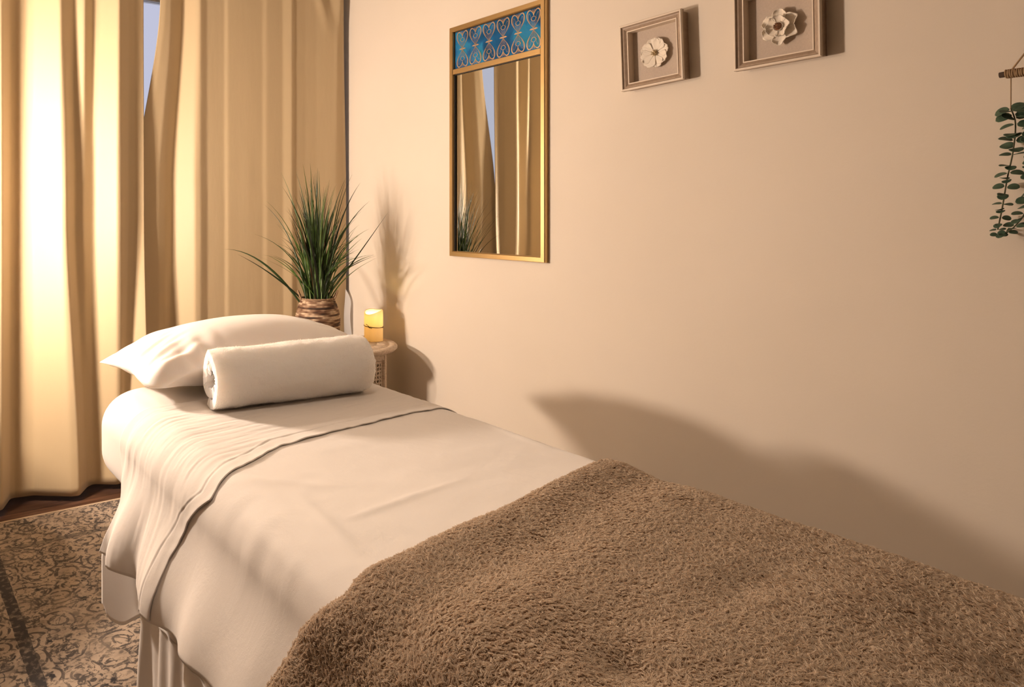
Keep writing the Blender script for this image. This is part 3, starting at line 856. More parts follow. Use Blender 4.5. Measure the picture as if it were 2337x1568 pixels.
# ------------------------------------------------------------------ pillow
PC = V(0.945, 1.965, 0.772)
LX, LY = 0.380, 0.205
def pillow():
    nu, nv = 120, 80
    u = np.linspace(-1, 1, nu); v = np.linspace(-1, 1, nv)
    U, Vv = np.meshgrid(u, v, indexing='ij')
    X = LX * U * np.where(Vv > 0, 0.925 + 0.095 * np.abs(Vv) ** 2.2, 0.925 + 0.03 * np.abs(Vv) ** 2 - 0.13 * np.abs(Vv) ** 8)          # along y (right +)
    Yd = LY * Vv * (0.90 + 0.10 * np.abs(U) ** 3)             # along a (head +)
    prof = (np.clip(1 - np.abs(U) ** 2.4, 0, 1) ** 0.62) * (np.clip(1 - np.abs(Vv) ** 2.3, 0, 1) ** 0.55)
    edge = sstep(0.45, 0.98, np.abs(U))
    # creases run in from the two ends
    cr = edge * (1 - np.abs(U) ** 6) * (0.006 * np.sin(Vv * 17 + U * 5) + 0.004 * np.sin(Vv * 31 - U * 9 + 1) + 0.006 * noise(U * 3, Vv * 9, 0, 91))
    kn = 0.007 * np.exp(-((U + 0.84) / 0.05) ** 2 - ((Vv + 0.66) / 0.22) ** 2) - 0.009 * np.exp(-((U + 0.72) / 0.07) ** 2 - ((Vv + 0.72) / 0.20) ** 2)
    lo = 0.004 * noise(U * 2.5, Vv * 2.0, 0, 93)
    front_sag = 0.012 * np.exp(-((U + 0.62) / 0.22) ** 2) * sstep(-0.2, -0.9, Vv) * np.sin(U * 40) * 0.35
    seam = -0.044 * np.abs(U) ** 4 + 0.018 * np.exp(-((U + 1.0) / 0.10) ** 2) * (1 - np.abs(Vv))
    Zt = seam + 0.090 * prof + cr + kn * prof ** 0.3 + lo * prof + front_sag
    Zb = seam - 0.092 * prof - 0.6 * cr - lo * prof
    Zb = np.maximum(Zb, (BH + 0.006) - PC[2])
    Zt = np.maximum(Zt, Zb + 0.0005)
    mb = MB()
    mb.grid(np.stack([-Yd, X, Zt], -1), flip=False)
    mb.grid(np.stack([-Yd, X, Zb], -1), flip=True)
    return mb
po = pillow().build('pillow', M_pillow)
po.location = PC
po.rotation_euler = (0, 0, math.radians(-2))
_w = po.modifiers.new('weld', 'WELD'); _w.merge_threshold = 0.0012
subd(po, 1)
tag(po, 'plump white sateen pillow at the head of the massage table', 'pillow')

# ------------------------------------------------------------------ rolled towel
TY0, TY1, TA, TZ = 0.715, 1.165, 1.690, BH + 0.088
towel = empty('rolled_towel', V((TY0 + TY1) / 2, TA, TZ), (0, 0, math.radians(-3)))
tag(towel, 'thick white towel rolled up, leaning on the pillow', 'towel')
def spiral(turns=1.78, r0=0.0865, pitch=0.0300, n=230):
    th = np.linspace(0, turns * 2 * PI, n)
    r = np.maximum(r0 - pitch * th / (2 * PI) , 0.010)
    r = r + 0.0025 * np.sin(th * 2 + 1) * sstep(0, 2, th) + 0.004 * noise(th * 0.8, 0.3, 0, 101) * sstep(2, 6, th)
    # start of the roll tucked underneath, winding counter-clockwise seen from the left end
    x = r * np.cos(th - 1.9) * 1.04; z = r * np.sin(th - 1.9) * 0.97
    return x, z, th
sx, sz, sth = spiral()
nl = 74
ys = np.linspace(-(TY1 - TY0) / 2, (TY1 - TY0) / 2, nl)
Pt = np.zeros((len(sx), nl, 3))
for j, yy in enumerate(ys):
    e0 = sstep(0.03, 0.0, yy - ys[0]); e1 = sstep(0.03, 0.0, ys[-1] - yy)
    sc = 1.0 - 0.045 * e0 - 0.05 * e1 + 0.02 * math.sin(yy * 9) + 0.012 * math.sin(yy * 23 + 1)
    yo = yy + e0 * (0.010 * noise(sth * 0.7, 0.2, 0, 103) + 0.010 * sstep(6, 14, sth)) - e1 * (0.010 * noise(sth * 0.9, 0.8, 0, 104))
    wob = 0.0016 * noise(sth * 3.0, yy * 26, 0, 105) + 0.0010 * noise(sth * 9, yy * 80, 0, 106)
    rr = np.hypot(sx, sz)
    k_ = (rr * sc + wob) / rr
    Pt[:, j, 0] = sx * k_; Pt[:, j, 1] = yo; Pt[:, j, 2] = np.maximum(sz * k_, -0.0800)
tb = MB().grid(Pt, flip=True).build('towel_roll', M_towel, towel)
_so = solid(tb, 0.0225, -1)
_so.modifiers['solid'].use_rim = True
bevel(tb, 0.008, 3, 1.0)

def towel_fuzz():
    rg = np.random.default_rng(9)
    n = 45000
    i = rg.uniform(0, len(sx) * 0.62, n); j = rg.uniform(0, nl - 1.001, n)
    i0 = i.astype(int); j0 = j.astype(int); fi = (i - i0)[:, None]; fj = (j - j0)[:, None]
    p = Pt[i0, j0] * (1 - fi) * (1 - fj) + Pt[i0 + 1, j0] * fi * (1 - fj) + Pt[i0, j0 + 1] * (1 - fi) * fj + Pt[i0 + 1, j0 + 1] * fi * fj
    du = Pt[i0 + 1, j0] - Pt[i0, j0]; dv = Pt[i0, j0 + 1] - Pt[i0, j0]
    nm = np.cross(du, dv); nm /= np.linalg.norm(nm, axis=1)[:, None] + 1e-9
    rad = p.copy(); rad[:, 1] = 0
    nm *= np.sign(np.einsum('ij,ij->i', nm, rad))[:, None]
    # rim fuzz on the left end
    o = hair_object('terry_pile', p, rg.normal(0, 0.5, (n, 3)), nm, 0.0021 * (0.6 + 0.8 * rg.random(n)), 0.00017, M_terryhair, towel)
    o['kind'] = 'stuff'
towel_fuzz()

# ------------------------------------------------------------------ carved side table
TCy, TCa, TTOP, TR = 1.850 * K, 2.800 * K, 0.6027, 0.235 * K
tab = empty('side_table', V(TCy, TCa, 0), (0, 0, math.radians(8)))
tag(tab, 'whitewashed carved wood side table with pierced lattice sides in the corner', 'side table')
tt = MB().lathe([(0.0, TTOP - 0.026), (TR - 0.020, TTOP - 0.026), (TR - 0.008, TTOP - 0.022), (TR, TTOP - 0.014), (TR, TTOP - 0.006), (TR - 0.006, TTOP), (TR - 0.030, TTOP), (TR - 0.033, TTOP - 0.003), (TR - 0.038, TTOP - 0.003), (TR - 0.041, TTOP), (TR - 0.085, TTOP), (TR - 0.088, TTOP - 0.0025), (TR - 0.092, TTOP - 0.0025), (TR - 0.095, TTOP), (0.0, TTOP)], 72).build('tabletop', M_table, tab)
rc = MB()
for k in range(16):                       # carved petal scrolls on the top
    t = 2 * PI * k / 16
    pts = []
    for q in range(9):
        u_ = q / 8
        rr = TR - 0.046 - 0.036 * math.sin(PI * u_)
        pts.append((rr * math.cos(t + (u_ - 0.5) * 0.36), rr * math.sin(t + (u_ - 0.5) * 0.36), TTOP + 0.0002))
    rc.tube(pts, 0.0011, 6)
rc.build('carving', M_table, tab)
OR = 0.186
ap = [(OR - 0.012, TTOP - 0.06), (OR + 0.004, TTOP - 0.056), (OR + 0.004, TTOP - 0.034), (OR + 0.012, TTOP - 0.027), (0.0, TTOP - 0.027)]
a8 = MB()
P8 = [[(r * math.cos(PI / 8 + PI / 4 * k), r * math.sin(PI / 8 + PI / 4 * k), z) for k in range(8)] for r, z in ap]
a8.grid(P8, closed_v=True, flip=True); a8.build('apron', M_table, tab, False)
b8 = MB()
P8 = [[(r * math.cos(PI / 8 + PI / 4 * k), r * math.sin(PI / 8 + PI / 4 * k), z) for k in range(8)] for r, z in ((OR - 0.02, 0.04), (OR + 0.006, 0.04), (OR + 0.006, 0.085), (OR - 0.02, 0.085))]
b8.grid(P8, closed_u=True, closed_v=True, flip=True); b8.build('base_rail', M_table, tab, False)
for k in range(8):
    t = PI / 8 + PI / 4 * k
    x, y = (OR - 0.008) * math.cos(t), (OR - 0.008) * math.sin(t)
    pst = MB().box(-0.011, 0.011, -0.0105, 0.0105, 0, TTOP - 0.03).build('post', M_table, tab, False)
    pst.location = (x, y, 0); pst.rotation_euler = (0, 0, t)
    bevel(pst, 0.003, 2)
# pierced panel: solid cells between quatrefoil and cross openings
PWd, PHt = 2 * (OR - 0.016) * math.sin(PI / 8) - 0.014, TTOP - 0.06 - 0.085
def lattice_panel():
    cs = 0.0016
    nx, nz = int(PWd / cs), int(PHt / cs)
    xs = (np.arange(nx) + 0.5) * cs - nx * cs / 2; zs = (np.arange(nz) + 0.5) * cs + 0.085
    Xg, Zg = np.meshgrid(xs, zs, indexing='ij')
    p = 0.034
    def cell(ox, oz):
        return (Xg - ox + p / 2) % p - p / 2, (Zg - oz + p / 2) % p - p / 2
    m = np.ones_like(Xg, bool)
    for ox, oz in ((0, 0), (p / 2, p / 2)):                       # crosses
        x, z = cell(ox, oz)
        d1 = np.minimum(np.abs(x + z), np.abs(x - z)) / 1.414
        m &= ~((d1 < 0.0019) & (np.hypot(x, z) < 0.0085))
    for ox, oz in ((p / 2, 0), (0, p / 2)):                       # quatrefoil drops
        x, z = cell(ox, oz)
        m &= ~(((np.abs(x) + np.abs(z)) < 0.0072) | (np.hypot(np.abs(x) - 0.0035, z) < 0.0034) | (np.hypot(x, np.abs(z) - 0.0035) < 0.0034))
    bx = (np.abs(Xg) > PWd / 2 - 0.007) | (Zg < 0.085 + 0.010) | (Zg > 0.085 + PHt - 0.010)
    m |= bx
    idx = -np.ones((nx + 1, nz + 1, 2), int)
    vs, fs = [], []
    T2 = 0.005
    def vid(i, j, k):
        if idx[i, j, k] < 0:
            idx[i, j, k] = len(vs)
            vs.append((T2 if k else -T2, i * cs - nx * cs / 2, 0.085 + j * cs))
        return idx[i, j, k]
    for i in range(nx):
        for j in range(nz):
            if not m[i, j]: continue
            fs.append((vid(i, j, 1), vid(i + 1, j, 1), vid(i + 1, j + 1, 1), vid(i, j + 1, 1)))
            for (di, dj, A, B) in ((-1, 0, (i, j), (i, j + 1)), (1, 0, (i + 1, j + 1), (i + 1, j)), (0, -1, (i + 1, j), (i, j)), (0, 1, (i, j + 1), (i + 1, j + 1))):
                ii, jj = i + di, j + dj
                if not (0 <= ii < nx and 0 <= jj < nz) or not m[ii, jj]:
                    fs.append((vid(*A, 1), vid(*A, 0), vid(*B, 0), vid(*B, 1))[::-1])
    return vs, fs
_lv, _lf = lattice_panel()
lp0 = None
for k in range(8):
    t = PI / 4 * k
    R_ = (OR - 0.012) * math.cos(PI / 8)
    if lp0 is None:
        lp = lp0 = link('lattice_panel', _lv, _lf, M_table, tab, False)
    else:
        lp = lp0.copy(); COL.objects.link(lp)
    lp.location = (R_ * math.cos(t), R_ * math.sin(t), 0); lp.rotation_euler = (0, 0, t)
MB().lathe([(0.0, 0.05), (0.118, 0.05), (0.118, TTOP - 0.03), (0.0, TTOP - 0.03)], 24).build('hollow_shade_core', M_dark, tab)  # near-black core stands in for the shade inside the hollow table

# ------------------------------------------------------------------ potted grass in coiled basket
GY, GA = 1.722, 2.838
pot = empty('potted_grass', V(GY * K, GA * K, TTOP + 0.0005))
pot.scale = (K, K, K)
tag(pot, 'tall green onion grass in a coiled brown basket on the corner side table', 'potted plant')
BK = 0.208
prof = []
nc = 26
for i in range(nc * 6 + 1):
    t = i / (nc * 6)
    z = t * BK
    r = np.interp(t, [0, 0.12, 0.35, 0.55, 0.75, 0.9, 1.0], [0.070, 0.084, 0.098, 0.1005, 0.094, 0.083, 0.0735])
    prof.append((r + 0.0030 * abs(math.sin(PI * nc * t)) ** 0.7, z))
prof = [(0.0, 0.0)] + prof + [(0.064, BK), (0.062, BK - 0.03), (0.0, BK - 0.03)]
bk = MB().lathe(prof, 84)
bv = np.array(bk.v)
wz = 0.0018 * noise(np.arctan2(bv[:, 1], bv[:, 0]) * 5, bv[:, 2] * 90, 0, 111)
rr = np.hypot(bv[:, 0], bv[:, 1]); kk = 1 + np.where(rr > 0.05, wz / np.maximum(rr, 0.01), 0)
bv[:, 0] *= kk; bv[:, 1] *= kk; bv[:, 2] += np.where(rr > 0.05, 0.0016 * noise(np.arctan2(bv[:, 1], bv[:, 0]) * 3, 0.4, 0, 113), 0)
bk.v = [tuple(p) for p in bv]
bko = bk.build('basket', M_basket, pot)
ring = MB()
for k in range(3):
    ring.tube([((0.0755 + 0.003 * math.sin(9 * q / 40 * 2 * PI + k * 2.1)) * math.cos(2 * PI * q / 40), (0.0755 + 0.003 * math.sin(9 * q / 40 * 2 * PI + k * 2.1)) * math.sin(2 * PI * q / 40), BK + 0.001 + 0.003 * math.cos(9 * q / 40 * 2 * PI + k * 2.1)) for q in range(41)], 0.0026, 6)
ring.build('braided_rim', M_handle, pot)
IR = Vector((math.sin(YAW), math.cos(YAW), 0))            # direction that runs to the right as seen by the viewer
ID = Vector((-math.cos(YAW), math.sin(YAW), 0))
for sg in (-1, 1):
    hb = MB()
    for k in range(2):
        pts = []
        for q in range(17):
            u_ = PI * q / 16
            base_ = IR * sg * (0.074 + 0.016 * math.sin(u_)) + ID * (0.030 * math.cos(u_)) + Vector((0, 0, BK - 0.002 + 0.036 * math.sin(u_)))
            off_ = Vector((0.0025 * math.sin(q * 1.9 + k * PI), 0, 0.0025 * math.cos(q * 1.9 + k * PI)))
            pts.append(tuple(base_ + off_))
        hb.tube(pts, 0.0034, 7)
    hb.build('handle', M_handle, pot)
MB().lathe([(0.0, BK - 0.029), (0.061, BK - 0.029), (0.061, BK - 0.018), (0.0, BK - 0.012)], 24).build('soil', M_soil, pot)
def blade(mb, tones, base, mid, tip, wd, tone, side, n=12):
    p0, p1, p2 = Vector(base), Vector(mid), Vector(tip)
    L, Rr, Md = [], [], []
    for i in range(n + 1):
        t = i / n
        c = p0 * (1 - t) ** 2 + p1 * 2 * t * (1 - t) + p2 * t * t
        tg = ((p1 - p0) * (1 - t) + (p2 - p1) * t).normalized()
        s_ = (side - tg * side.dot(tg)).normalized()
        wv = wd * (0.72 + 0.28 * math.sin(PI * min(1, t * 1.6))) * (1 - t ** 2.4) + 0.00025
        nn = tg.cross(s_)
        L.append(tuple(c - s_ * wv / 2 + nn * wv * 0.16)); Md.append(tuple(c - nn * wv * 0.10)); Rr.append(tuple(c + s_ * wv / 2 + nn * wv * 0.16))
    mb.grid([L, Md, Rr])
    tones += [tone] * (3 * (n + 1))
gm, tones = MB(), []
rg = random.Random(21)
G0 = BK - 0.02
spec = [(-0.441, 1.005, 0.05, (-0.26, 0.44), 0.011, 0.30), (-0.36, 0.985, -0.03, (-0.20, 0.33), 0.009, 0.10), (-0.292, 1.075, 0.03, None, 0.006, 0.4), (-0.247, 1.21, 0.06, None, 0.007, 0.35), (-0.23, 1.225, -0.05, None, 0.006, 0.6),
        (-0.167, 1.355, 0.0, None, 0.009, 0.55), (-0.16, 1.29, -0.04, None, 0.008, 0.3), (-0.10, 1.36, 0.02, None, 0.008, 0.5), (-0.068, 1.395, 0.0, None, 0.011, 0.75), (-0.035, 1.40, 0.03, None, 0.011, 0.6), (0.0, 1.375, -0.02, None, 0.007, 0.4),
        (0.195, 1.31, 0.02, None, 0.010, 0.05), (0.233, 1.225, -0.04, None, 0.010, 0.3), (0.128, 1.33, 0.02, None, 0.009, 0.35), (0.13, 1.32, 0.05, None, 0.007, 0.2), (0.155, 1.345, -0.02, None, 0.007, 0.25),
        (0.315, 1.175, -0.05, (0.11, 0.30), 0.012, 0.15), (0.20, 1.18, 0.02, None, 0.008, 0.2), (0.23, 1.10, -0.05, None, 0.007, 0.7)]
zb = 0.575
for (u_, z_, dp, md, wd, tn) in spec:
    bx = IR * rg.uniform(-0.03, 0.03) + ID * rg.uniform(-0.03, 0.03) + IR * 0.06 * (u_ / 0.44)
    base = bx + Vector((0, 0, G0))
    tip = IR * u_ + ID * dp + Vector((0, 0, z_ - zb))
    if md: mid = IR * md[0] + ID * dp * 0.4 + Vector((0, 0, md[1]))
    else: mid = base * 0.5 + tip * 0.5 + Vector((0, 0, 0.10)) - IR * u_ * 0.22
    blade(gm, tones, base, mid, tip, wd, tn, (IR + ID * rg.uniform(-0.5, 0.5)).normalized())
for k in range(185):
    u_ = rg.gauss(0, 0.125)
    u_ = max(-0.27, min(0.26, u_))
    hmax = 1.40 - 0.9 * abs(u_) - 2.2 * u_ * u_
    z_ = hmax - abs(rg.gauss(0, 0.12)) - 0.02
    z_ = max(z_, 0.98)
    dp = rg.gauss(0, 0.09); dp = max(-0.2, min(0.17, dp))
    base = IR * (rg.uniform(-0.035, 0.035) + 0.08 * u_) + ID * rg.uniform(-0.04, 0.04) + Vector((0, 0, G0))
    tip = IR * u_ + ID * dp + Vector((0, 0, z_ - zb))
    mid = base * 0.52 + tip * 0.48 + Vector((0, 0, rg.uniform(0.03, 0.12))) - IR * u_ * rg.uniform(0.1, 0.3) - ID * dp * 0.2
    tn = min(0.93, max(0.0, rg.gauss(0.44, 0.27)))
    if rg.random() < 0.05: tn = 1.0
    blade(gm, tones, base, mid, tip, rg.uniform(0.0045, 0.0105), tn, (IR * rg.uniform(0.5, 1) + ID * rg.uniform(-0.9, 0.9)).normalized())
gv = np.array(gm.v)
lim = 3.03 / K - GA                                 # blades stay clear of the curtain and of the wall
gv[:, 0] = np.where(gv[:, 0] < -(lim - 0.05), -(lim - 0.05) - 0.02 * np.tanh((-(gv[:, 0]) - (lim - 0.05)) / 0.02 * 0.5), gv[:, 0])
gm.v = [tuple(p) for p in gv]
gro = gm.build('foliage', M_grass, pot)
at = gro.data.attributes.new('tone', 'FLOAT', 'POINT')
at.data.foreach_set('value', tones)

# ------------------------------------------------------------------ flameless candle
KY, KA, KR, KH = 2.000, 2.792, 0.0440, 0.150
can = empty('pillar_candle', V(KY * K, KA * K, TTOP + 0.0005))
can.scale = (K, K, K)
tag(can, 'glowing cream pillar candle tied with twine on the side table', 'candle')
n_ = 48
def rimz(t):
    return KH - 0.012 + 0.0085 * math.cos(t - 1.75) + 0.0045 * math.cos(2 * t - 0.6)
rows = []
for (r, f) in ((0.0, 0.0), (KR - 0.003, 0.0), (KR, 0.003), (KR, 0.3), (KR, 0.6), (KR, 0.85)):
    rows.append([(r * math.cos(2 * PI * k / n_), r * math.sin(2 * PI * k / n_), f * KH if f < 0.5 else f * rimz(2 * PI * k / n_)) for k in range(n_)])
for (r, dz) in ((KR - 0.0005, -0.003), (KR - 0.003, 0.0), (KR - 0.006, -0.003), (KR - 0.007, -0.02), (KR - 0.008, -0.06), (KR - 0.012, -0.075), (0.0, -0.078)):
    rows.append([(r * math.cos(2 * PI * k / n_), r * math.sin(2 * PI * k / n_), (rimz(2 * PI * k / n_) if dz > -0.03 else KH - 0.01) + dz) for k in range(n_)])
cw = MB().grid(rows, closed_v=True, flip=True).build('wax_body', M_wax, can)
MB().lathe([(0.0, KH - 0.088), (0.004, KH - 0.086), (0.0065, KH - 0.075), (0.005, KH - 0.060), (0.0, KH - 0.046)], 14).build('led_flame', M_led, can)
tw = MB()
for q in range(2):
    tw.tube([((KR + 0.0012) * math.cos(2 * PI * k / 36), (KR + 0.0012) * math.sin(2 * PI * k / 36), 0.066 + 0.0022 * q + 0.004 * math.cos(2 * PI * k / 36 + 2 + q)) for k in range(37)], 0.0013, 6)
kd = (-ID).lerp(-IR, 0.35).normalized()
kp = kd * (KR + 0.003) + Vector((0, 0, 0.066))
for (dx, dz) in ((-0.016, 0.016), (-0.006, 0.006), (0.012, -0.004)):
    tw.tube([tuple(kp), tuple(kp + IR * dx * 0.5 + Vector((0, 0, dz * 0.7)) + kd * 0.002), tuple(kp + IR * dx + Vector((0, 0, dz)) + kd * 0.001)], 0.0012, 6)
tw.tube([tuple(kp - IR * 0.004), tuple(kp), tuple(kp + IR * 0.004)], [0.0015, 0.003, 0.0015], 8)
tw.build('twine', M_ctwine, can)
ld = bpy.data.lights.new('candle_light', 'POINT')
ld.energy = 0.26; ld.color = (1.0, 0.76, 0.34); ld.shadow_soft_size = 0.007
lo_ = bpy.data.objects.new('candle_light', ld); COL.objects.link(lo_)
lo_.parent = can; lo_.location = (0, 0, KH - 0.035)

# ------------------------------------------------------------------ mirror
def frame_sweep(mb, w, h, prof, cx=0, cy=0):
    """profile of (inset, out) points swept round a rectangle with mitred corners"""
    loops = []
    for (ins, d) in prof:
        hw, hh = w / 2 - ins, h / 2 - ins
        loops.append([(cx - hw, cy - hh, d), (cx + hw, cy - hh, d), (cx + hw, cy + hh, d), (cx - hw, cy + hh, d)])
    n0 = len(mb.v)
    mb.grid(loops, closed_v=True)
    return mb
MA0, MA1, MZ0, MZ1 = 2.411 * K, 1.885 * K, CAM_H + (0.986 - CAM_H) * K, CAM_H + (1.971 - CAM_H) * K
MW, MHh = MA0 - MA1, MZ1 - MZ0
mir = empty('wall_mirror', (-(MA0 + MA1) / 2, WALL, (MZ0 + MZ1) / 2), (PI / 2, 0, 0))
tag(mir, 'tall gold framed mirror with blue patterned glass panel along its top', 'mirror')
FRW = 0.0205
fm = frame_sweep(MB(), MW, MHh, [(0.0, 0.0), (0.0, 0.018), (0.002, 0.021), (FRW - 0.003, 0.021), (FRW, 0.018), (FRW, 0.0)]).build('frame', M_gold, mir, False)
bz0, bz1 = CAM_H + (1.767 - CAM_H) * K - (MZ0 + MZ1) / 2, CAM_H + (1.789 - CAM_H) * K - (MZ0 + MZ1) / 2
iw = MW / 2 - FRW
cb = MB().box(-iw, iw, bz0, bz1, 0.004, 0.0195).build('crossbar', M_gold, mir, False); bevel(cb, 0.0015, 2)
MB().box(-iw, iw, -MHh / 2 + FRW, bz0, 0.003, 0.006).build('mirror_glass', M_mirror, mir, False)
MB().box(-iw, iw, bz1, MHh / 2 - FRW, 0.003, 0.009).build('blue_glass_panel', M_blue, mir, False)
rbm = MB()
for (x0, x1, y0, y1) in ((-iw, -iw + 0.004, -MHh / 2 + FRW, bz0), (iw - 0.001, iw, -MHh / 2 + FRW, bz0), (-iw, iw, bz0 - 0.0025, bz0), (-iw, -iw + 0.004, bz1, MHh / 2 - FRW), (-iw, iw, MHh / 2 - FRW - 0.003, MHh / 2 - FRW)):
    rbm.box(x0, x1, y0, y1, 0.0085, 0.0105)
rbm.build('rebate', M_black, mir, False)
# six gold motifs, each two mirrored hearts meeting at a leafed waist
def spline(pts, n=5):
    pts = [np.array(p, float) for p in pts]
    out = []
    for i in range(len(pts) - 1):
        p0, p1, p2, p3 = pts[max(i - 1, 0)], pts[i], pts[i + 1], pts[min(i + 2, len(pts) - 1)]
        for k in range(n):
            t = k / n
            out.append(0.5 * ((2 * p1) + (-p0 + p2) * t + (2 * p0 - 5 * p1 + 4 * p2 - p3) * t * t + (-p0 + 3 * p1 - 3 * p2 + p3) * t ** 3))
    out.append(pts[-1])
    return out
def ribbon(mb, pts, widths, z, thick=0.0012):
    pts = [np.array(p) for p in pts]
    n = len(pts)
    rows = []
    for i in range(n):
        t = pts[min(i + 1, n - 1)] - pts[max(i - 1, 0)]
        t = t / (np.linalg.norm(t) + 1e-9); nn = np.array([-t[1], t[0]])
        wv = widths[i] if hasattr(widths, '__len__') else widths
        a, b = pts[i] - nn * wv / 2, pts[i] + nn * wv / 2
        rows.append([(a[0], a[1], z), (a[0], a[1], z + thick), (b[0], b[1], z + thick), (b[0], b[1], z)])
    mb.grid(rows)
PH = (MHh / 2 - FRW) - bz1
zc = bz1 + PH / 2
orn0 = None
nmot = 6
pitch = 2 * iw / nmot * 0.975
def motif():
    mb = MB()
    hw, hh = pitch * 0.44, PH * 0.47
    for sy in (1, -1):
        for sx_ in (1, -1):
            def T(pts): return [(p[0] * hw * sx_, p[1] * hh * sy) for p in pts]
            hp = spline([(0.06, 0.06), (0.32, 0.20), (0.68, 0.40), (0.92, 0.62), (0.93, 0.82), (0.74, 0.96), (0.46, 0.97), (0.22, 0.88), (0.0, 0.72)], 5)
            wds = [0.0012 + 0.0034 * math.sin(PI * min(1, max(0, (i / (len(hp) - 1) - 0.15) / 0.8))) for i in range(len(hp))]
            ribbon(mb, T(hp), wds, 0.009)
            ip = spline([(0.50, 0.36), (0.72, 0.55), (0.76, 0.74), (0.62, 0.82), (0.44, 0.70), (0.36, 0.56)], 4)
            ribbon(mb, T(ip), 0.0007, 0.009, 0.0007)
            ribbon(mb, T(spline([(0.0, 0.68), (0.10, 0.82), (0.20, 0.99)], 4)), 0.0014, 0.009)
            ribbon(mb, T(spline([(0.42, 0.56), (0.22, 0.44), (0.0, 0.41)], 4)), 0.0015, 0.009)
            for fx in (0.10, 0.24, 0.42):
                ribbon(mb, T([(0.03, 0.06), (fx * 0.6, 0.22), (fx, 0.45)]), 0.0005, 0.009, 0.0006)
        c_ = [(0.30 * math.cos(t) * hw, (0.53 + 0.12 * math.sin(t)) * hh * sy) for t in np.linspace(0, 2 * PI, 21)]
        ribbon(mb, c_, 0.0016, 0.009)
        lf = [(0, 0.70 * hh * sy), (0, 0.80 * hh * sy), (0, 0.90 * hh * sy), (0, 0.99 * hh * sy)]
        ribbon(mb, lf, [0.0003, 0.003, 0.0022, 0.0004], 0.009)
    for sx_ in (1, -1):
        ribbon(mb, [(0.02 * hw * sx_, 0), (0.2 * hw * sx_, 0.01 * hh), (0.38 * hw * sx_, 0.015 * hh), (0.60 * hw * sx_, 0.0)], [0.0025, 0.0062, 0.0055, 0.0003], 0.009)
    ribbon(mb, [(0, -0.09 * hh), (0, 0), (0, 0.09 * hh)], [0.001, 0.004, 0.001], 0.0092)
    return mb
for k in range(nmot):
    x = (k - (nmot - 1) / 2) * pitch + 0.004
    if orn0 is None:
        orn0 = orn = motif().build('gold_motif', M_orn, mir, False)
    else:
        orn = orn0.copy(); COL.objects.link(orn)
    orn.location = (x, zc, 0)

# ------------------------------------------------------------------ shadow-box pictures
def shadow_box(name, ca, cz, size, tilt, label):
    t = empty(name, (-ca * K, WALL, CAM_H + (cz - CAM_H) * K), (PI / 2, 0, 0))
    t.scale = (K, K, K)
    t.rotation_mode = 'XYZ'
    t.rotation_euler = (PI / 2, -tilt, 0)
    tag(t, label, 'framed flower', 'shadow box flower pictures')
    w = size; D = 0.042
    f = frame_sweep(MB(), w, w, [(0.005, 0.0), (0.005, D - 0.016), (0.0, D - 0.014), (0.0, D - 0.003), (0.002, D), (0.006, D), (0.0075, D - 0.002), (0.0085, D - 0.004), (0.013, D - 0.005), (0.022, D - 0.012), (0.0225, D - 0.013)]).build('frame', M_taupe, t, False)
    frame_sweep(MB(), w, w, [(0.0205, D - 0.014), (0.0210, D - 0.0085), (0.0240, D - 0.0085), (0.0245, D - 0.012), (0.0247, 0.004)]).build('inner_lip', M_lip, t, False)
    frame_sweep(MB(), w, w, [(-0.0004, D - 0.006), (-0.0006, D - 0.001), (0.0015, D + 0.0012), (0.0050, D + 0.0012), (0.0062, D)]).build('outer_bead', M_lip, t, False)
    hw = w / 2 - 0.0246
    MB().box(-hw, hw, -hw, hw, 0.002, 0.006).build('linen_backing', M_linen, t, False)
    return t
def petal_mesh(L, Wd, cup, lift, ruff=0.0, ang=0.0, r0=0.006, notch=0.0, seed=0, tipp=0.0, curl=0.0):
    nu, nv = 14, 13
    P = np.zeros((nu, nv, 3))
    for i in range(nu):
        u = i / (nu - 1)
        for j in range(nv):
            v = 2 * j / (nv - 1) - 1
            end = 1 - 0.16 * v * v - notch * max(0, 1 - (abs(v) * 3) ** 2) + tipp * max(0, 1 - abs(v) * 1.6)
            r = r0 + L * u * (1 + (end - 1) * u)
            hw = Wd * (math.sin(PI * (0.10 + 0.68 * u)) ** 0.9) * (0.35 + 0.65 * min(1, u * 1.8))
            x = hw * v
            z = lift * u + cup * (v * v) * (0.3 + u) - curl * u * u + ruff * u * math.sin(v * 9 + seed) + 0.0006 * math.sin(v * 14 + u * 3)
            P[i, j] = (r * math.cos(ang) - x * math.sin(ang), r * math.sin(ang) + x * math.cos(ang), z)
    return P
def add_petals(root, specs, z0, m=M_petal, cx=0, cy=0):
    fl = empty('flower', (cx, cy, z0)); fl.parent = root
    return fl
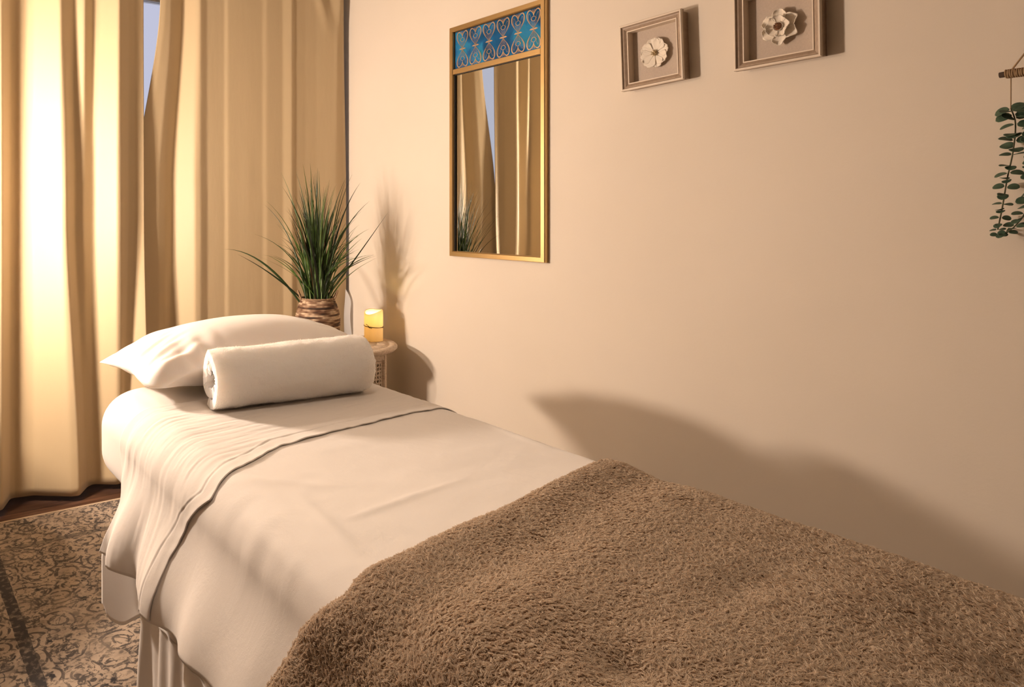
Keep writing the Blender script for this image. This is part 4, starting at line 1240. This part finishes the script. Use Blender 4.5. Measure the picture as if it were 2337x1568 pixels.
# picture nearer the mirror: flat ruffled daisy-like bloom with eight petals
p1 = shadow_box('flower_picture', 1.4400, 1.6835, 0.2165, math.radians(2.2), 'small square shadow box with a white ruffled flat flower, nearer the mirror')
def flower_part(root, z0, petals, cx=0, cy=0):
    first = MB()
    k = 0
    body = None
    for P, sd in petals:
        o = MB().grid(P).build('petal', M_petal, root if body is None else body)
        solid(o, 0.0012)
        if body is None:
            o.name = 'flower'; o.location = (cx, cy, z0); body = o
    return body
pet = []
for k in range(8):
    pet.append((petal_mesh(0.0445, 0.0215 + 0.002 * (k % 3), 0.003, 0.006 + 0.0015 * (k % 2), 0.0012, 2 * PI * k / 8 + 0.2 + 0.08 * math.sin(k * 2.3), 0.005, 0.05, k), k))
f1 = flower_part(p1, 0.012, pet, -0.001, -0.001)
st = MB()
rg2 = random.Random(4)
for k in range(60):
    r = 0.011 * math.sqrt(rg2.random()); t = rg2.uniform(0, 2 * PI)
    x, y = r * math.cos(t), r * math.sin(t)
    st.tube([(x * 0.6, y * 0.6, 0.001), (x, y, 0.008 + 0.004 * rg2.random())], [0.0006, 0.0009], 5)
st.lathe([(0.0, 0.0), (0.009, 0.0), (0.008, 0.004), (0.0, 0.006)], 16)
st.build('flower_centre', M_stamen, f1)
# second picture: cupped magnolia-like bloom, six outer and five inner petals round a brown centre
p2 = shadow_box('flower_picture', 1.0640, 1.6910, 0.2255, math.radians(0.8), 'square shadow box with a white layered lotus-shaped flower and brown centre')
pet = []
for k in range(6):
    pet.append((petal_mesh(0.0400, 0.0195, 0.008, 0.010, 0.0, 2 * PI * k / 6 + 0.5, 0.009, 0.0, k, 0.06, 0.002), k))
for k in range(5):
    pet.append((petal_mesh(0.0250, 0.0180, 0.008, 0.010, 0.0, 2 * PI * k / 5 + 0.15, 0.005, 0.0, k, 0.06, 0.0) + np.array([0, 0, 0.010]), k))
f2 = flower_part(p2, 0.011, pet, 0.0015, -0.008)
st = MB().lathe([(0.0, 0.012), (0.0095, 0.012), (0.0105, 0.017), (0.007, 0.021), (0.0, 0.022)], 20)
for k in range(40):
    t = rg2.uniform(0, 2 * PI); r = 0.010 * math.sqrt(rg2.random())
    st.tube([(r * 0.8 * math.cos(t), r * 0.8 * math.sin(t), 0.016), (r * math.cos(t), r * math.sin(t), 0.024)], [0.0009, 0.0007], 5)
st.build('flower_centre', M_brownc, f2)
st = MB()
for k in range(22):
    t = 2 * PI * k / 22
    st.tube([(0.010 * math.cos(t), 0.010 * math.sin(t), 0.012), (0.0125 * math.cos(t), 0.0125 * math.sin(t), 0.021)], [0.0012, 0.0011], 5)
st.build('stamen_ring', M_petal, f2)

# ------------------------------------------------------------------ eucalyptus wall hanging
SA, SZ = 0.603, 1.474
hang = empty('eucalyptus_hanging', V(WALL, SA * K, CAM_H + (SZ - CAM_H) * K))
hang.scale = (K, K, K)
tag(hang, 'hanging eucalyptus garland strung from a dark stick on the wall', 'wall hanging')
so = -0.030
MB().tube([(0.002, so, 0.0), (0.02, so, 0.001), (0.12, so, 0.002), (0.24, so - 0.002, 0.0), (0.30, so, 0.001)], [0.0062, 0.0068, 0.0062, 0.0066, 0.006], 10).build('stick', M_stick, hang)
wr = MB()
def wraps(x0, x1, n):
    pts = []
    for k in range(n * 10 + 1):
        t = k / (n * 10)
        an = 2 * PI * t * n
        pts.append((x0 + (x1 - x0) * t, so + 0.0085 * math.cos(an), 0.0008 + 0.0085 * math.sin(an)))
    return pts
for x0 in (0.012, 0.262):
    wr = MB()
    wr.tube(wraps(x0, x0 + 0.034, 9), 0.0019, 6)
    wr.tube(wraps(x0 + 0.03, x0 + 0.003, 4), 0.0019, 6)
    wr.build('twine_wrap', M_twine, hang)
cd = MB().tube([(0.022, so, 0.008), (0.085, so, 0.105), (0.150, so + 0.018, 0.205)], 0.0018, 6).tube([(0.282, so, 0.008), (0.216, so, 0.105), (0.150, so + 0.018, 0.205)], 0.0018, 6)
cd.build('cord', M_twine, hang)
MB().tube([(0.150, -0.0, 0.207), (0.150, so + 0.012, 0.207)], [0.002, 0.003], 8).build('nail', M_stick, hang)
def garland(path, seed, s0, s1, cordx):
    rgx = random.Random(seed)
    st_ = MB().tube(spline(path, 6), 0.0014, 6)
    so_ = st_.build('strand', M_stem, hang)
    MB().tube([(cordx, so, -0.006), tuple(np.array(path[0]) * [1, 1, 1])], 0.0011, 5).build('hanging_twine', M_twine, hang)
    lm = MB()
    pth = spline(path, 8)
    n = 19
    for k in range(n):
        t = k / (n - 1)
        c = Vector(pth[min(len(pth) - 1, int(t * (len(pth) - 1)))])
        R = (s0 + (s1 - s0) * t) * (0.85 + 0.3 * rgx.random())
        th = (k % 2) * PI / 2 + rgx.uniform(-0.5, 0.5)
        for sgn in (0, PI):
            d = Vector((math.cos(th + sgn), math.sin(th + sgn) * 0.8, rgx.uniform(-0.40, 0.30)))
            if d.y > 0: d.y *= 0.3
            if d.length < 0.45: d = Vector((d.x, -0.45, d.z - 0.2))
            d.normalize()
            # leaf face: tipped towards the room by a varying amount
            up = Vector((rgx.uniform(-0.3, 0.3), -rgx.uniform(0.25, 1.1), 0.9)).normalized()
            nn = (up - d * up.dot(d)).normalized()
            s_ = d.cross(nn).normalized()
            rows_ = []
            NU, NV = 11, 9
            for i in range(NU):
                u_ = i / (NU - 1)
                row = []
                hw = R * 0.46 * math.sqrt(max(0.0, 1 - (2 * u_ - 1) ** 2)) + 0.0003
                for j in range(NV):
                    v_ = 2 * j / (NV - 1) - 1
                    p = c + d * (0.0025 + R * u_) + s_ * hw * v_ + nn * (0.08 * R * v_ * v_ * (1 - (2 * u_ - 1) ** 2) - 0.10 * R * u_ * u_)
                    row.append(tuple(p))
                rows_.append(row)
            lm.grid(rows_)
    lo = lm.build('leaves', M_euc, so_)
    solid(lo, 0.0006)
x_ = lambda a: SA - a
garland([(0.022, so - 0.004, -0.076), (0.030, so - 0.006, -0.11), (0.026, so - 0.006, -0.17), (0.016, so - 0.005, -0.23), (0.008, so - 0.004, -0.29), (0.000, so - 0.003, -0.34)], 3, 0.029, 0.013, 0.021)
garland([(0.062, so - 0.003, -0.085), (0.064, so - 0.006, -0.15), (0.062, so - 0.006, -0.22), (0.050, so - 0.005, -0.29), (0.026, so - 0.004, -0.335), (0.002, so - 0.003, -0.352)], 5, 0.029, 0.013, 0.060)
garland([(0.150, so - 0.003, -0.08), (0.152, so - 0.006, -0.16), (0.148, so - 0.006, -0.26), (0.150, so - 0.004, -0.36)], 8, 0.029, 0.014, 0.150)
garland([(0.240, so - 0.003, -0.08), (0.238, so - 0.006, -0.14), (0.242, so - 0.006, -0.22), (0.250, so - 0.004, -0.31)], 9, 0.029, 0.014, 0.240)
